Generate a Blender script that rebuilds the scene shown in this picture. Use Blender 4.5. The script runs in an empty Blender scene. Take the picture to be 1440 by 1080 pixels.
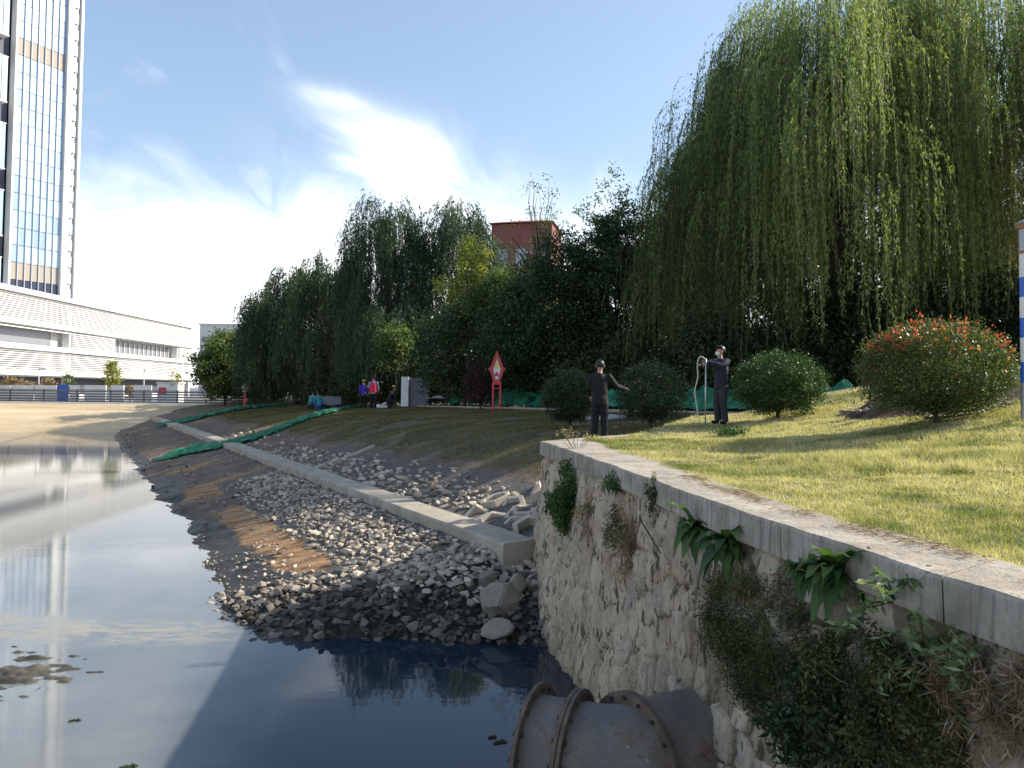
import bpy, bmesh, math, random
import numpy as np
from mathutils import Vector, Matrix
R = math.radians
sc = bpy.context.scene
random.seed(7); rng = np.random.default_rng(7)
# ------------------------------------------------------------------ camera
PITCH, ROLL, F, HOR = R(2.0), R(0.65), 1100.0, 548.0
fwd = Vector((0, math.cos(PITCH), math.sin(PITCH)))
up0 = Vector((0, -math.sin(PITCH), math.cos(PITCH))); rt0 = Vector((1, 0, 0))
rt = rt0*math.cos(ROLL) + up0*math.sin(ROLL); up = up0*math.cos(ROLL) - rt0*math.sin(ROLL)
cam = bpy.data.objects.new('camera', bpy.data.cameras.new('camera')); sc.collection.objects.link(cam)
m = Matrix.Identity(4)
for i in range(3): m[i][0] = rt[i]; m[i][1] = up[i]; m[i][2] = -fwd[i]
cam.matrix_world = m
PY = HOR - F*math.tan(PITCH)
cam.data.sensor_width = 36; cam.data.lens = 36*F/1440
cam.data.shift_y = -(540-PY)/1440; cam.data.clip_start = .05; cam.data.clip_end = 3000
sc.camera = cam
def ray(u, v): return rt*((u-720)/F) + up*((PY-v)/F) + fwd
def at(u, v, D): d = ray(u, v); return d*(D/d.y)
def atz(u, v, z): d = ray(u, v); return d*(z/d.z)
# ------------------------------------------------------------------ light
SAZ, SEL = 75.0, 31.0
sd = Vector((math.sin(R(SAZ))*math.cos(R(SEL)), math.cos(R(SAZ))*math.cos(R(SEL)), math.sin(R(SEL))))
W = bpy.data.worlds.new('World'); sc.world = W; W.use_nodes = True
wn, wl = W.node_tree.nodes, W.node_tree.links; wn.clear()
def N(t, nodes, **k):
    n = nodes.new(t)
    for a, b in k.items(): setattr(n, a, b)
    return n
out = N('ShaderNodeOutputWorld', wn); bg = N('ShaderNodeBackground', wn); bg.inputs[1].default_value = .11
sky = N('ShaderNodeTexSky', wn, sky_type='NISHITA', sun_disc=False, sun_elevation=R(SEL), sun_rotation=R(SAZ), air_density=1.0, dust_density=1.2, ozone_density=1.3)
tc = N('ShaderNodeTexCoord', wn)
def wmath(op, a, b=None, c=None, clamp=False):
    n = N('ShaderNodeMath', wn, operation=op); n.use_clamp = clamp
    for i, q in enumerate((a, b, c)):
        if q is None: continue
        if isinstance(q, (int, float)): n.inputs[i].default_value = q
        else: wl.new(q, n.inputs[i])
    return n.outputs[0]
sp = N('ShaderNodeSeparateXYZ', wn); wl.new(tc.outputs['Generated'], sp.inputs[0])
X, Y, Z = sp.outputs
def wsmooth(x, a, b, lo=0, hi=1):
    n = N('ShaderNodeMapRange', wn, interpolation_type='SMOOTHSTEP'); wl.new(x, n.inputs[0])
    for i, q in enumerate((a, b, lo, hi)): n.inputs[i+1].default_value = q
    return n.outputs[0]
zz = wmath('MAXIMUM', Z, .02)
cmb = N('ShaderNodeCombineXYZ', wn); wl.new(wmath('DIVIDE', X, wmath('ADD', zz, .15)), cmb.inputs[0]); wl.new(wmath('DIVIDE', Y, wmath('ADD', zz, .15)), cmb.inputs[1])
mp = N('ShaderNodeMapping', wn); mp.inputs['Scale'].default_value = (1.9, .8, 1); mp.inputs['Rotation'].default_value = (0, 0, R(-25)); wl.new(cmb.outputs[0], mp.inputs[0])
nz = N('ShaderNodeTexNoise', wn); nz.inputs['Scale'].default_value = 1.3; nz.inputs['Detail'].default_value = 7; nz.inputs['Roughness'].default_value = .55; nz.inputs['Distortion'].default_value = 1.1
wl.new(mp.outputs[0], nz.inputs[0])
# low veil of thin white cloud round the horizon, ragged by the noise
veil_in = wmath('ADD', Z, wmath('MULTIPLY', wmath('SUBTRACT', nz.outputs[0], .5), .16))
veil = wsmooth(veil_in, .15, .285, 1.0, 0.0)
# one wispy bank of cloud rising out of the veil
ang = N('ShaderNodeMath', wn, operation='ARCTAN2'); wl.new(X, ang.inputs[0]); wl.new(Y, ang.inputs[1])
a_ = ang.outputs[0]
def blob(az, el, wa, we, shear=0.0):
    da = wmath('SUBTRACT', a_, R(az)); de = wmath('SUBTRACT', wmath('SUBTRACT', Z, math.sin(R(el))), wmath('MULTIPLY', da, shear))
    q = wmath('ADD', wmath('POWER', wmath('DIVIDE', da, R(wa)), 2), wmath('POWER', wmath('DIVIDE', de, we), 2))
    return wmath('EXPONENT', wmath('MULTIPLY', q, -1))
b1 = blob(-9.0, 17.2, 5.0, .036, -.08); b2 = blob(-5.0, 13.5, 8, .05, -.15); b3 = blob(-13, 20.0, 2.6, .012, -.1)
bs = wmath('ADD', wmath('ADD', b1, b2), wmath('MULTIPLY', b3, .55))
wisp = wmath('MULTIPLY', wmath('MULTIPLY', bs, 1.15), wsmooth(wmath('ADD', nz.outputs[0], wmath('MULTIPLY', bs, .10)), .36, .74), clamp=True)
gen = wmath('MULTIPLY', wsmooth(nz.outputs[0], .58, .80), .35)
cov = wmath('MAXIMUM', wmath('MAXIMUM', veil, wisp), gen)
mx = N('ShaderNodeMix', wn, data_type='RGBA'); wl.new(wmath('MULTIPLY', cov, .93), mx.inputs[0])
gm = N('ShaderNodeMix', wn, data_type='RGBA', blend_type='ADD'); gm.inputs[0].default_value = 1
wl.new(sky.outputs[0], gm.inputs[6]); gm.inputs[7].default_value = (.78, 1.0, 1.25, 1)
wl.new(gm.outputs[2], mx.inputs[6]); mx.inputs[7].default_value = (8.3, 8.6, 8.9, 1)
wl.new(mx.outputs[2], bg.inputs[0]); wl.new(bg.outputs[0], out.inputs[0])
sun = bpy.data.objects.new('sun', bpy.data.lights.new('sun', 'SUN')); sc.collection.objects.link(sun)
sun.data.energy = 5.0; sun.data.angle = R(.55); sun.data.color = (1, .91, .77)
sun.rotation_euler = sd.to_track_quat('Z', 'Y').to_euler()
sc.view_settings.view_transform = 'Standard'; sc.view_settings.look = 'None'; sc.view_settings.exposure = 0.72; sc.view_settings.gamma = 1
sc.view_settings.use_curve_mapping = False
# ------------------------------------------------------------------ helpers
def link(o): sc.collection.objects.link(o); return o
def tag(o, label=None, cat=None, group=None, kind=None):
    if label: o['label'] = label
    if cat: o['category'] = cat
    if group: o['group'] = group
    if kind: o['kind'] = kind
    return o
def empty(name, loc, label, cat, group=None, rz=0):
    o = link(bpy.data.objects.new(name, None)); o.location = loc; o.rotation_euler = (0, 0, rz); o.empty_display_size = .2
    return tag(o, label, cat, group)
def npmesh(name, V, Fq, smooth=False, attrs=None):
    """V (n,3), Fq (m,k) constant k"""
    me = bpy.data.meshes.new(name); V = np.asarray(V, np.float32); Fq = np.asarray(Fq, np.int32); k = Fq.shape[1]
    me.vertices.add(len(V)); me.vertices.foreach_set('co', V.ravel())
    me.loops.add(Fq.size); me.loops.foreach_set('vertex_index', Fq.ravel())
    me.polygons.add(len(Fq)); me.polygons.foreach_set('loop_start', np.arange(0, Fq.size, k, dtype=np.int32))
    me.polygons.foreach_set('use_smooth', np.full(len(Fq), smooth))
    me.update(calc_edges=True)
    if attrs:
        for a, d in attrs.items():
            at_ = me.attributes.new(a, 'FLOAT', 'POINT'); at_.data.foreach_set('value', np.asarray(d, np.float32).ravel())
    return me
def obj(name, me, mat, parent=None, loc=None):
    o = link(bpy.data.objects.new(name, me)); o.parent = parent
    if mat and not me.materials: me.materials.append(mat)
    if loc is not None: o.location = loc
    return o
class MB:
    def __init__(s): s.V = []; s.F = []
    def box(s, c, d, rz=0, top=None, rx=0, ry=0):
        M = Matrix.Rotation(rz, 3, 'Z') @ Matrix.Rotation(ry, 3, 'Y') @ Matrix.Rotation(rx, 3, 'X'); n = len(s.V); c = Vector(c)
        for z in (-1, 1):
            k = 1 if (z < 0 or not top) else top
            for x, y in ((-1, -1), (1, -1), (1, 1), (-1, 1)): s.V.append(c + M @ Vector((x*d[0]/2*k, y*d[1]/2*k, z*d[2]/2)))
        for f in ((0, 3, 2, 1), (4, 5, 6, 7), (0, 1, 5, 4), (1, 2, 6, 5), (2, 3, 7, 6), (3, 0, 4, 7)): s.F.append([n+i for i in f])
        return s
    def tube(s, pts, rad, k=8, cap=True):
        pts = [Vector(p) for p in pts]; n0 = len(s.V); rad = rad if isinstance(rad, (list, tuple)) else [rad]*len(pts); a = None
        for i, p in enumerate(pts):
            d = (pts[min(i+1, len(pts)-1)] - pts[max(i-1, 0)]).normalized()
            if a is None: a = d.orthogonal().normalized()
            a = (a - d*a.dot(d)).normalized(); b = d.cross(a)
            for j in range(k): th = 2*math.pi*j/k; s.V.append(p + (a*math.cos(th) + b*math.sin(th))*rad[i])
        for i in range(len(pts)-1):
            for j in range(k): q = n0+i*k; s.F.append([q+j, q+(j+1) % k, q+k+(j+1) % k, q+k+j])
        if cap: s.F.append([n0+j for j in range(k)][::-1]); s.F.append([n0+(len(pts)-1)*k+j for j in range(k)])
        return s
    def poly(s, pts): n = len(s.V); s.V += [Vector(p) for p in pts]; s.F.append(list(range(n, n+len(pts)))); return s
    def prism(s, pts, h):   # pts 3d loop, h vector
        n = len(s.V); k = len(pts); s.V += [Vector(p) for p in pts] + [Vector(p)+Vector(h) for p in pts]
        s.F.append([n+i for i in range(k)][::-1]); s.F.append([n+k+i for i in range(k)])
        for i in range(k): s.F.append([n+i, n+(i+1) % k, n+k+(i+1) % k, n+k+i])
        return s
    def mesh(s, name, smooth=False, bevel=0):
        me = bpy.data.meshes.new(name); me.from_pydata([tuple(v) for v in s.V], [], s.F)
        if bevel:
            bm = bmesh.new(); bm.from_mesh(me); bmesh.ops.bevel(bm, geom=bm.edges[:], offset=bevel, segments=2, affect='EDGES', profile=.6); bm.to_mesh(me); bm.free()
        me.update()
        if smooth: me.polygons.foreach_set('use_smooth', [True]*len(me.polygons))
        return me
    def build(s, name, mat, parent=None, smooth=False, bevel=0, loc=None): return obj(name, s.mesh(name, smooth, bevel), mat, parent, loc)
def hash2(i, j, s=0):
    h = (i.astype(np.int64)*374761393 + j.astype(np.int64)*668265263 + s*1274126177) & 0x7fffffff
    h = ((h ^ (h >> 13))*1274126177) & 0x7fffffff
    return ((h ^ (h >> 16)) & 0xffff)/65535.0
def vn(x, y, s=0):
    x = np.asarray(x, float); y = np.asarray(y, float); i = np.floor(x); j = np.floor(y); fx = x-i; fy = y-j; fx = fx*fx*(3-2*fx); fy = fy*fy*(3-2*fy)
    i = i.astype(int); j = j.astype(int)
    return (hash2(i, j, s)*(1-fx)+hash2(i+1, j, s)*fx)*(1-fy) + (hash2(i, j+1, s)*(1-fx)+hash2(i+1, j+1, s)*fx)*fy
def fbm(x, y, s=0, o=4): 
    t = 0; a = .5
    for k in range(o): t = t + a*(vn(x*2**k, y*2**k, s+k)-.5); a *= .5
    return t
def sstep(x, a, b): t = np.clip((x-a)/(b-a), 0, 1); return t*t*(3-2*t)
# ------------------------------------------------------------------ materials
class MT:
    def __init__(s, name):
        s.m = bpy.data.materials.new(name); s.m.use_nodes = True; s.n = s.m.node_tree.nodes; s.l = s.m.node_tree.links
        s.p = s.n['Principled BSDF']; s.o = s.n['Material Output']
    def nd(s, t, **k): return N(t, s.n, **k)
    def put(s, inp, v):
        if isinstance(v, (int, float)): inp.default_value = v
        elif isinstance(v, tuple): inp.default_value = v if len(v) == 4 else (*v, 1)
        else: s.l.new(v, inp)
    def coords(s, scale=(1, 1, 1), kind='Object', rot=(0, 0, 0)):
        c = s.nd('ShaderNodeTexCoord'); m_ = s.nd('ShaderNodeMapping'); m_.inputs['Scale'].default_value = scale; m_.inputs['Rotation'].default_value = rot
        s.l.new(c.outputs[kind], m_.inputs[0]); return m_.outputs[0]
    def noise(s, sc_, det=5, rough=.6, vec=None, dist=0):
        n = s.nd('ShaderNodeTexNoise'); n.inputs['Scale'].default_value = sc_; n.inputs['Detail'].default_value = det; n.inputs['Roughness'].default_value = rough; n.inputs['Distortion'].default_value = dist
        s.l.new(vec if vec else s.coords(), n.inputs[0]); return n.outputs[0]
    def vor(s, sc_, vec=None, feat='F1', out=0):
        n = s.nd('ShaderNodeTexVoronoi', feature=feat); n.inputs['Scale'].default_value = sc_; s.l.new(vec if vec else s.coords(), n.inputs[0]); return n.outputs[out]
    def ramp(s, f, stops):
        r = s.nd('ShaderNodeValToRGB'); s.put(r.inputs[0], f); e = r.color_ramp.elements
        while len(e) < len(stops): e.new(.5)
        for i, (p, c) in enumerate(stops): e[i].position = p; e[i].color = (*c, 1) if isinstance(c, tuple) else (c, c, c, 1)
        return r.outputs[0]
    def mix(s, f, a, b, mode='MIX'):
        n = s.nd('ShaderNodeMix', data_type='RGBA', blend_type=mode); s.put(n.inputs[0], f); s.put(n.inputs[6], a); s.put(n.inputs[7], b); return n.outputs[2]
    def math(s, op, a, b=0, clamp=False):
        n = s.nd('ShaderNodeMath', operation=op); n.use_clamp = clamp; s.put(n.inputs[0], a); s.put(n.inputs[1], b); return n.outputs[0]
    def mr(s, x, a, b, lo=0, hi=1):
        n = s.nd('ShaderNodeMapRange', interpolation_type='SMOOTHSTEP'); s.put(n.inputs[0], x)
        for i, q in enumerate((a, b, lo, hi)): n.inputs[i+1].default_value = q
        return n.outputs[0]
    def attr(s, name): n = s.nd('ShaderNodeAttribute', attribute_name=name); return n.outputs['Fac']
    def rnd(s): return s.nd('ShaderNodeObjectInfo').outputs['Random']
    def bump(s, h, strength=.3, dist=.02):
        b = s.nd('ShaderNodeBump'); b.inputs['Strength'].default_value = strength; b.inputs['Distance'].default_value = dist; s.put(b.inputs['Height'], h); s.l.new(b.outputs[0], s.p.inputs['Normal']); return s
    def col(s, c, rough=.8, metal=0, spec=None):
        s.put(s.p.inputs['Base Color'], c); s.put(s.p.inputs['Roughness'], rough); s.put(s.p.inputs['Metallic'], metal)
        if spec is not None: s.p.inputs['Specular IOR Level'].default_value = spec
        return s
def simple(name, c, rough=.7, metal=0, var=.25, scale=6, bump=.15, spec=None):
    t = MT(name); n = t.noise(scale); c2 = tuple(x*(1-var) for x in c)
    t.col(t.mix(t.mr(n, .35, .7), c, c2), rough, metal, spec)
    if bump: t.bump(t.noise(scale*5), bump, .01)
    return t.m
def leafmat(name, stops, trans=.35, rough=.55, patch=None, pscale=.5):
    t = MT(name); c = t.ramp(t.attr('tint'), stops)
    if patch: c = t.mix(t.mr(t.noise(pscale, 3), .52, .68), c, patch)
    t.col(c, rough, 0, .35)
    tr = t.nd('ShaderNodeBsdfTranslucent'); t.put(tr.inputs[0], t.mix(1.0, c, (1.5, 1.6, .7), 'MULTIPLY'))
    ms = t.nd('ShaderNodeMixShader'); ms.inputs[0].default_value = trans
    t.l.new(t.p.outputs[0], ms.inputs[1]); t.l.new(tr.outputs[0], ms.inputs[2]); t.l.new(ms.outputs[0], t.o.inputs[0]); return t.m
M = {}
M['willow'] = leafmat('willow_leaves', [(0, (.045, .08, .03)), (.45, (.115, .17, .06)), (1, (.27, .33, .12))], .5)
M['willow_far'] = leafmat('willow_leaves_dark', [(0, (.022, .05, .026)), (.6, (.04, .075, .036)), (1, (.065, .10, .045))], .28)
M['willow_dry'] = leafmat('willow_leaves_yellowing', [(0, (.09, .10, .03)), (.5, (.16, .15, .045)), (1, (.20, .14, .06))], .4)
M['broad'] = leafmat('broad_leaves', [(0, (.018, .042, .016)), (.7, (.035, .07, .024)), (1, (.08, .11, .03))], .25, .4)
M['yellowleaf'] = leafmat('yellow_green_leaves', [(0, (.10, .14, .03)), (.6, (.22, .24, .05)), (1, (.40, .32, .07))], .5)
M['palegreen'] = leafmat('pale_green_leaves', [(0, (.05, .09, .03)), (.6, (.09, .14, .045)), (1, (.18, .2, .08))], .4)
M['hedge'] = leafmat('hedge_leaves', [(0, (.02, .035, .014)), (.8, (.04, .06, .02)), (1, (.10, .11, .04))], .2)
M['bush'] = leafmat('bush_leaves', [(0, (.02, .05, .014)), (.7, (.045, .095, .025)), (1, (.10, .17, .045))], .25, .5)
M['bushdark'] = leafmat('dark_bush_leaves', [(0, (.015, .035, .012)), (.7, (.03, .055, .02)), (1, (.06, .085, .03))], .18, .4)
M['purple'] = leafmat('purple_leaves', [(0, (.03, .012, .014)), (.7, (.06, .025, .025)), (1, (.09, .04, .03))], .2)
M['photinia'] = leafmat('photinia_leaves', [(0, (.035, .06, .02)), (.5, (.08, .12, .035)), (1, (.16, .17, .05))], .28, .5)
M['redleaf'] = leafmat('photinia_red_tips', [(0, (.35, .03, .03)), (.6, (.55, .08, .06)), (1, (.55, .22, .12))], .35, .4)
M['weed'] = leafmat('weed_leaves', [(0, (.025, .06, .016)), (.6, (.055, .115, .03)), (1, (.12, .19, .06))], .3, .6)
M['moss'] = leafmat('creeper_leaves', [(0, (.035, .045, .015)), (.6, (.08, .09, .03)), (1, (.17, .16, .06))], .25)
M['dryweed'] = leafmat('dry_weed', [(0, (.14, .09, .05)), (.6, (.28, .2, .12)), (1, (.5, .42, .32))], .2, .8)
M['sunlitleaf'] = leafmat('sun_whitened_leaves', [(0, (.09, .14, .05)), (.7, (.20, .25, .12)), (1, (.32, .36, .22))], .25, .22)  # white gleam of sunlight is put into these leaf colours
M['grass'] = leafmat('grass_blades', [(0, (.09, .15, .035)), (.35, (.21, .22, .085)), (.7, (.40, .36, .20)), (1, (.55, .49, .33))], .35, .6, None)
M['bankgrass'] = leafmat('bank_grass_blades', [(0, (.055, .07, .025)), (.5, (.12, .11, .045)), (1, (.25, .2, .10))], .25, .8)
M['bark'] = simple('bark', (.075, .055, .04), .95, var=.5, scale=8, bump=.6)
M['twig'] = simple('twig', (.16, .12, .08), .9)
M['soil'] = simple('soil', (.09, .055, .038), .98, var=.5, scale=5, bump=.8)
t = MT('concrete_coping'); v = t.coords()
c = t.ramp(t.noise(2.2, 6), [(.3, (.22, .185, .145)), (.5, (.37, .325, .265)), (.7, (.50, .45, .37))])
c = t.mix(t.mr(t.noise(1.3, 9, .75), .52, .66, 0, .85), c, (.20, .17, .13)); c = t.mix(t.mr(t.noise(5, 9, .8), .56, .7, 0, .6), c, (.12, .10, .08))
vs = t.coords((9, 9, .9)); c = t.mix(t.mr(t.noise(2.5, 6, .7, vs), .47, .66, 0, .75), c, (.15, .13, .105))
t.col(c, .93).bump(t.math('ADD', t.noise(14, 8, .7), t.noise(60, 3)), .55, .015); M['coping'] = t.m
t = MT('concrete_beam'); c = t.ramp(t.noise(1.6, 7), [(.3, (.26, .225, .175)), (.6, (.40, .355, .285)), (.8, (.48, .43, .35))])
c = t.mix(t.mr(t.noise(25, 3), .62, .75, 0, .5), c, (.2, .18, .15))
t.col(c, .93).bump(t.noise(30, 7, .7), .5, .01); M['beam'] = t.m
t = MT('pale_old_concrete'); c = t.ramp(t.noise(3, 6), [(.3, (.33, .28, .22)), (.7, (.52, .45, .37))]); t.col(c, .95).bump(t.noise(25, 6), .6, .01); M['block'] = t.m
t = MT('wall_mortar'); vs = t.coords((1, 1, .33))
c = t.ramp(t.noise(2.2, 8, .65, vs), [(.28, (.31, .23, .15)), (.5, (.53, .42, .29)), (.72, (.64, .545, .41))])
c = t.mix(t.mr(t.noise(11, 5, .6, vs, .9), .545, .615, 0, .9), c, (.075, .052, .035)); dv = t.nd('ShaderNodeVectorMath', operation='ADD'); nn0 = t.nd('ShaderNodeTexNoise'); nn0.inputs['Scale'].default_value = 3; t.l.new(vs, nn0.inputs[0]); t.l.new(vs, dv.inputs[0]); sc0 = t.nd('ShaderNodeVectorMath', operation='SCALE'); sc0.inputs['Scale'].default_value = .55; t.l.new(nn0.outputs[1], sc0.inputs[0]); t.l.new(sc0.outputs[0], dv.inputs[1]); ve = t.vor(4.2, dv.outputs[0], 'DISTANCE_TO_EDGE'); c = t.mix(t.math('MULTIPLY', t.mr(ve, .0, .035, 1, 0), t.mr(t.noise(2.3), .42, .6)), c, (.07, .05, .035))
c = t.mix(t.mr(t.noise(1.1, 5), .55, .7, 0, .55), c, (.32, .27, .17))
c = t.mix(t.mr(t.noise(45, 3), .6, .8, 0, .4), c, (.15, .12, .09))
g = t.attr('damp'); c = t.mix(t.math('MULTIPLY', g, .85), c, (.05, .055, .025))
t.col(c, .97).bump(t.math('ADD', t.math('MULTIPLY', t.noise(9, 6, .65, vs, .6), -1.6), t.noise(30, 6)), .9, .03); M['mortar'] = t.m
t = MT('wall_stone'); v = t.coords(kind='Object'); c = t.ramp(t.rnd(), [(0, (.33, .25, .17)), (.35, (.46, .37, .265)), (.7, (.52, .43, .33)), (1, (.38, .33, .28))])
vs = t.coords((1, 1, .33))
c = t.mix(t.mr(t.noise(6, 7), .45, .7, 0, .5), c, (.17, .14, .11)); c = t.mix(t.mr(t.noise(11, 5, .6, vs, .9), .56, .64, 0, .8), c, (.08, .06, .045))
c = t.mix(t.mr(t.noise(1.7, 5), .5, .64, 0, .75), c, (.45, .375, .285))
t.col(c, .93).bump(t.math('ADD', t.math('MULTIPLY', t.noise(10, 5, .6, vs, .6), -1.2), t.noise(22, 7)), .9, .025); M['wallstone'] = t.m
def stonemat(name, a, b, c_, k='rnd'):
    t = MT(name); f = t.rnd() if k == 'rnd' else t.attr('tint'); c = t.ramp(f, [(0, a), (.5, b), (1, c_)])
    c = t.mix(t.mr(t.noise(7, 6), .4, .7, 0, .45), c, (.15, .12, .09)); t.col(c, .9).bump(t.noise(30, 5), .5, .01); return t.m
M['stone'] = stonemat('riprap_stone', (.18, .145, .11), (.37, .315, .25), (.60, .52, .42)); M['stone_a'] = stonemat('riprap_stone_mass', (.18, .145, .11), (.37, .315, .25), (.60, .52, .42), 'a')
M['darkstone_a'] = stonemat('wet_stone', (.025, .023, .02), (.06, .055, .045), (.16, .145, .12), 'a'); M['darkstone'] = stonemat('wet_stone_single', (.03, .028, .024), (.08, .07, .06), (.2, .18, .155))
M['boulder'] = stonemat('boulder', (.21, .18, .145), (.27, .235, .19), (.33, .29, .24))
t = MT('river_bank_ground'); mud = t.attr('mud'); rust = t.attr('rust'); gr = t.attr('grassy'); peb = t.attr('pebble')
vs = t.coords((1, 1, 1)); st = t.coords((.35, 1.6, 1), rot=(0, 0, R(-30)))
base = t.ramp(t.noise(1.3, 8, .7), [(.3, (.085, .060, .043)), (.5, (.165, .12, .088)), (.7, (.27, .20, .145))])
base = t.mix(t.mr(t.noise(2.0, 6, .6, st), .5, .66, 0, .6), base, (.07, .06, .045))
rc = t.ramp(t.noise(2.2, 8, .65, st), [(.3, (.16, .075, .035)), (.5, (.36, .2, .095)), (.72, (.50, .36, .2))])  # rusty soil, kept bright orange to carry the sunlight in its streaks
c = t.mix(t.mr(t.math('ADD', rust, t.math('MULTIPLY', t.math('SUBTRACT', t.noise(3, 6), .5), 1.1)), .42, .6), base, rc)
c = t.mix(t.mr(t.math('ADD', gr, t.math('MULTIPLY', t.math('SUBTRACT', t.noise(2, 6), .5), .9)), .4, .6), c, t.ramp(t.noise(1.1, 8, .7, t.coords((.5, 1.5, 1), rot=(0, 0, R(-30)))), [(.3, (.065, .055, .03)), (.5, (.12, .105, .055)), (.7, (.20, .165, .10))]))
c = t.mix(t.mr(t.math('ADD', peb, t.math('MULTIPLY', t.math('SUBTRACT', t.noise(4, 5), .5), .5)), .35, .6), c, t.ramp(t.noise(18, 4), [(.3, (.05, .045, .04)), (.7, (.2, .18, .16))]))
md = t.mr(t.math('ADD', mud, t.math('MULTIPLY', t.math('SUBTRACT', t.noise(1.6, 7, .65), .5), 1.2)), .4, .62)
c = t.mix(md, c, t.ramp(t.noise(6, 5), [(.35, (.014, .013, .011)), (.7, (.045, .04, .032))]))
t.col(c, t.math('SUBTRACT', .95, t.math('MULTIPLY', md, .45))).bump(t.math('ADD', t.noise(5, 9, .75), t.math('MULTIPLY', t.noise(22, 6), .6)), .9, .08); M['bank'] = t.m
t = MT('lawn_ground'); c = t.ramp(t.noise(.9, 8, .7), [(.3, (.10, .12, .035)), (.5, (.26, .23, .09)), (.7, (.40, .33, .17))]); t.col(c, .98).bump(t.noise(9, 8, .75), .9, .05); M['lawn'] = t.m
t = MT('far_bank_sand'); c = t.ramp(t.noise(.25, 7, .65, t.coords((.35, 1.6, 1))), [(.3, (.36, .27, .16)), (.55, (.52, .42, .28)), (.75, (.60, .51, .36))]); t.col(c, .95).bump(t.noise(2, 8), .5, .1); M['sand'] = t.m
t = MT('ground'); t.col(t.ramp(t.noise(.1, 6), [(.3, (.10, .09, .06)), (.7, (.2, .18, .13))]), .97); M['ground'] = t.m
t = MT('asphalt'); t.col(t.ramp(t.noise(3, 6), [(.3, .16), (.7, .24)]), .9); M['asphalt'] = t.m
# water: wall shadow painted as the dark side, murky scum on the sunlit side
t = MT('water'); co = t.nd('ShaderNodeTexCoord').outputs['Object']; s_ = t.nd('ShaderNodeSeparateXYZ'); t.l.new(co, s_.inputs[0])
nb = t.math('MULTIPLY', t.math('SUBTRACT', t.noise(.35, 6, .6), .5), 2.2)
lf = t.math('SUBTRACT', t.math('MULTIPLY', s_.outputs[0], -1), t.math('ADD', 3.0, t.math('MULTIPLY', t.math('SUBTRACT', s_.outputs[1], 8), .17)))
lit_scum = t.mr(t.math('ADD', lf, nb), -.9, .9)  # limit laid along the wall's shadow edge, shade painted beyond it
rim_d = t.math('ABSOLUTE', t.math('SUBTRACT', s_.outputs[1], t.math('ADD', 11.2, t.math('ADD', t.math('MULTIPLY', nb, .5), t.math('MULTIPLY', t.math('ADD', s_.outputs[0], 6), t.math('MULTIPLY', t.math('ADD', s_.outputs[0], 6), .06))))))
rim = t.math('MULTIPLY', t.mr(rim_d, .1, .9, 1, 0), t.math('MULTIPLY', lit_scum, t.mr(t.noise(2.5, 7, .7, t.coords((1, 2.5, 1))), .38, .6)))
wc = t.mix(lit_scum, (.012, .025, .042), t.ramp(t.noise(.6, 7), [(.3, (.12, .14, .155)), (.7, (.19, .20, .20))]))
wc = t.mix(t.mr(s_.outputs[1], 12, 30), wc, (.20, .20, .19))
wc = t.mix(t.math('MULTIPLY', rim, .7), wc, (.32, .29, .22))
bits = t.mr(t.noise(5.5, 4, .7, t.coords((1, 2.2, 1))), .71, .76); wc = t.mix(bits, wc, (.02, .02, .015))
t.col(wc, t.math('ADD', t.math('ADD', .03, t.math('MULTIPLY', lit_scum, .035)), t.math('MULTIPLY', t.math('ADD', rim, bits), .3)), 0, .5); t.p.inputs['IOR'].default_value = 1.33
t.bump(t.noise(1.8, 3, .5, t.coords((1, 2.6, 1))), .018, .05); M['water'] = t.m
t = MT('rusted_pipe'); c = t.ramp(t.noise(2.2, 7, .65), [(.3, (.11, .095, .085)), (.55, (.20, .18, .165)), (.75, (.28, .24, .195))])
c = t.mix(t.mr(t.noise(3.5, 9, .75), .49, .62, 0, .85), c, (.20, .13, .085)); c = t.mix(t.mr(t.noise(9, 8, .8), .54, .66, 0, .7), c, (.07, .055, .045)); c = t.mix(t.mr(t.noise(7, 6, .6, t.coords((2, 2, .4))), .68, .74, 0, .8), c, (.5, .48, .44))
t.col(c, .72, .15).bump(t.noise(18, 7, .7), .4, .012); M['pipe'] = t.m
t = MT('rusted_flange'); c = t.ramp(t.noise(5, 7, .7), [(.3, (.07, .05, .04)), (.55, (.16, .11, .08)), (.75, (.26, .21, .17))]); t.col(c, .85, .1).bump(t.noise(30, 5), .5, .01); M['flange'] = t.m
M['bolt'] = simple('bolt', (.05, .035, .03), .8)
t = MT('green_net'); c = t.ramp(t.noise(3, 6), [(.35, (.008, .10, .055)), (.55, (.02, .23, .12)), (.68, (.10, .42, .24))]); t.col(c, .6).bump(t.noise(12, 6), .8, .05)
tr = t.nd('ShaderNodeBsdfTranslucent'); tr.inputs[0].default_value = (.03, .4, .2, 1); ms = t.nd('ShaderNodeMixShader'); ms.inputs[0].default_value = .3
t.l.new(t.p.outputs[0], ms.inputs[1]); t.l.new(tr.outputs[0], ms.inputs[2]); t.l.new(ms.outputs[0], t.o.inputs[0]); M['net'] = t.m
def flat(name, c, rough=.6, metal=0, spec=None): t = MT(name); t.col(t.mix(t.mr(t.noise(4, 5), .3, .8), c, tuple(x*.82 for x in c)), rough, metal, spec); return t.m
M['white'] = flat('white_paint', (.78, .78, .76)); M['offwhite'] = flat('offwhite_cladding', (.66, .65, .62), .5)
M['louvre'] = flat('white_louvre', (.72, .72, .70), .5); M['greymetal'] = flat('grey_metal', (.35, .36, .38), .45, .4)
M['screen'] = flat('pale_screen', (.68, .68, .66), .6); M['shadegap'] = flat('overhang_shade', (.06, .065, .08), .7)  # last one is painted shade for under the podium overhang
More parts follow.
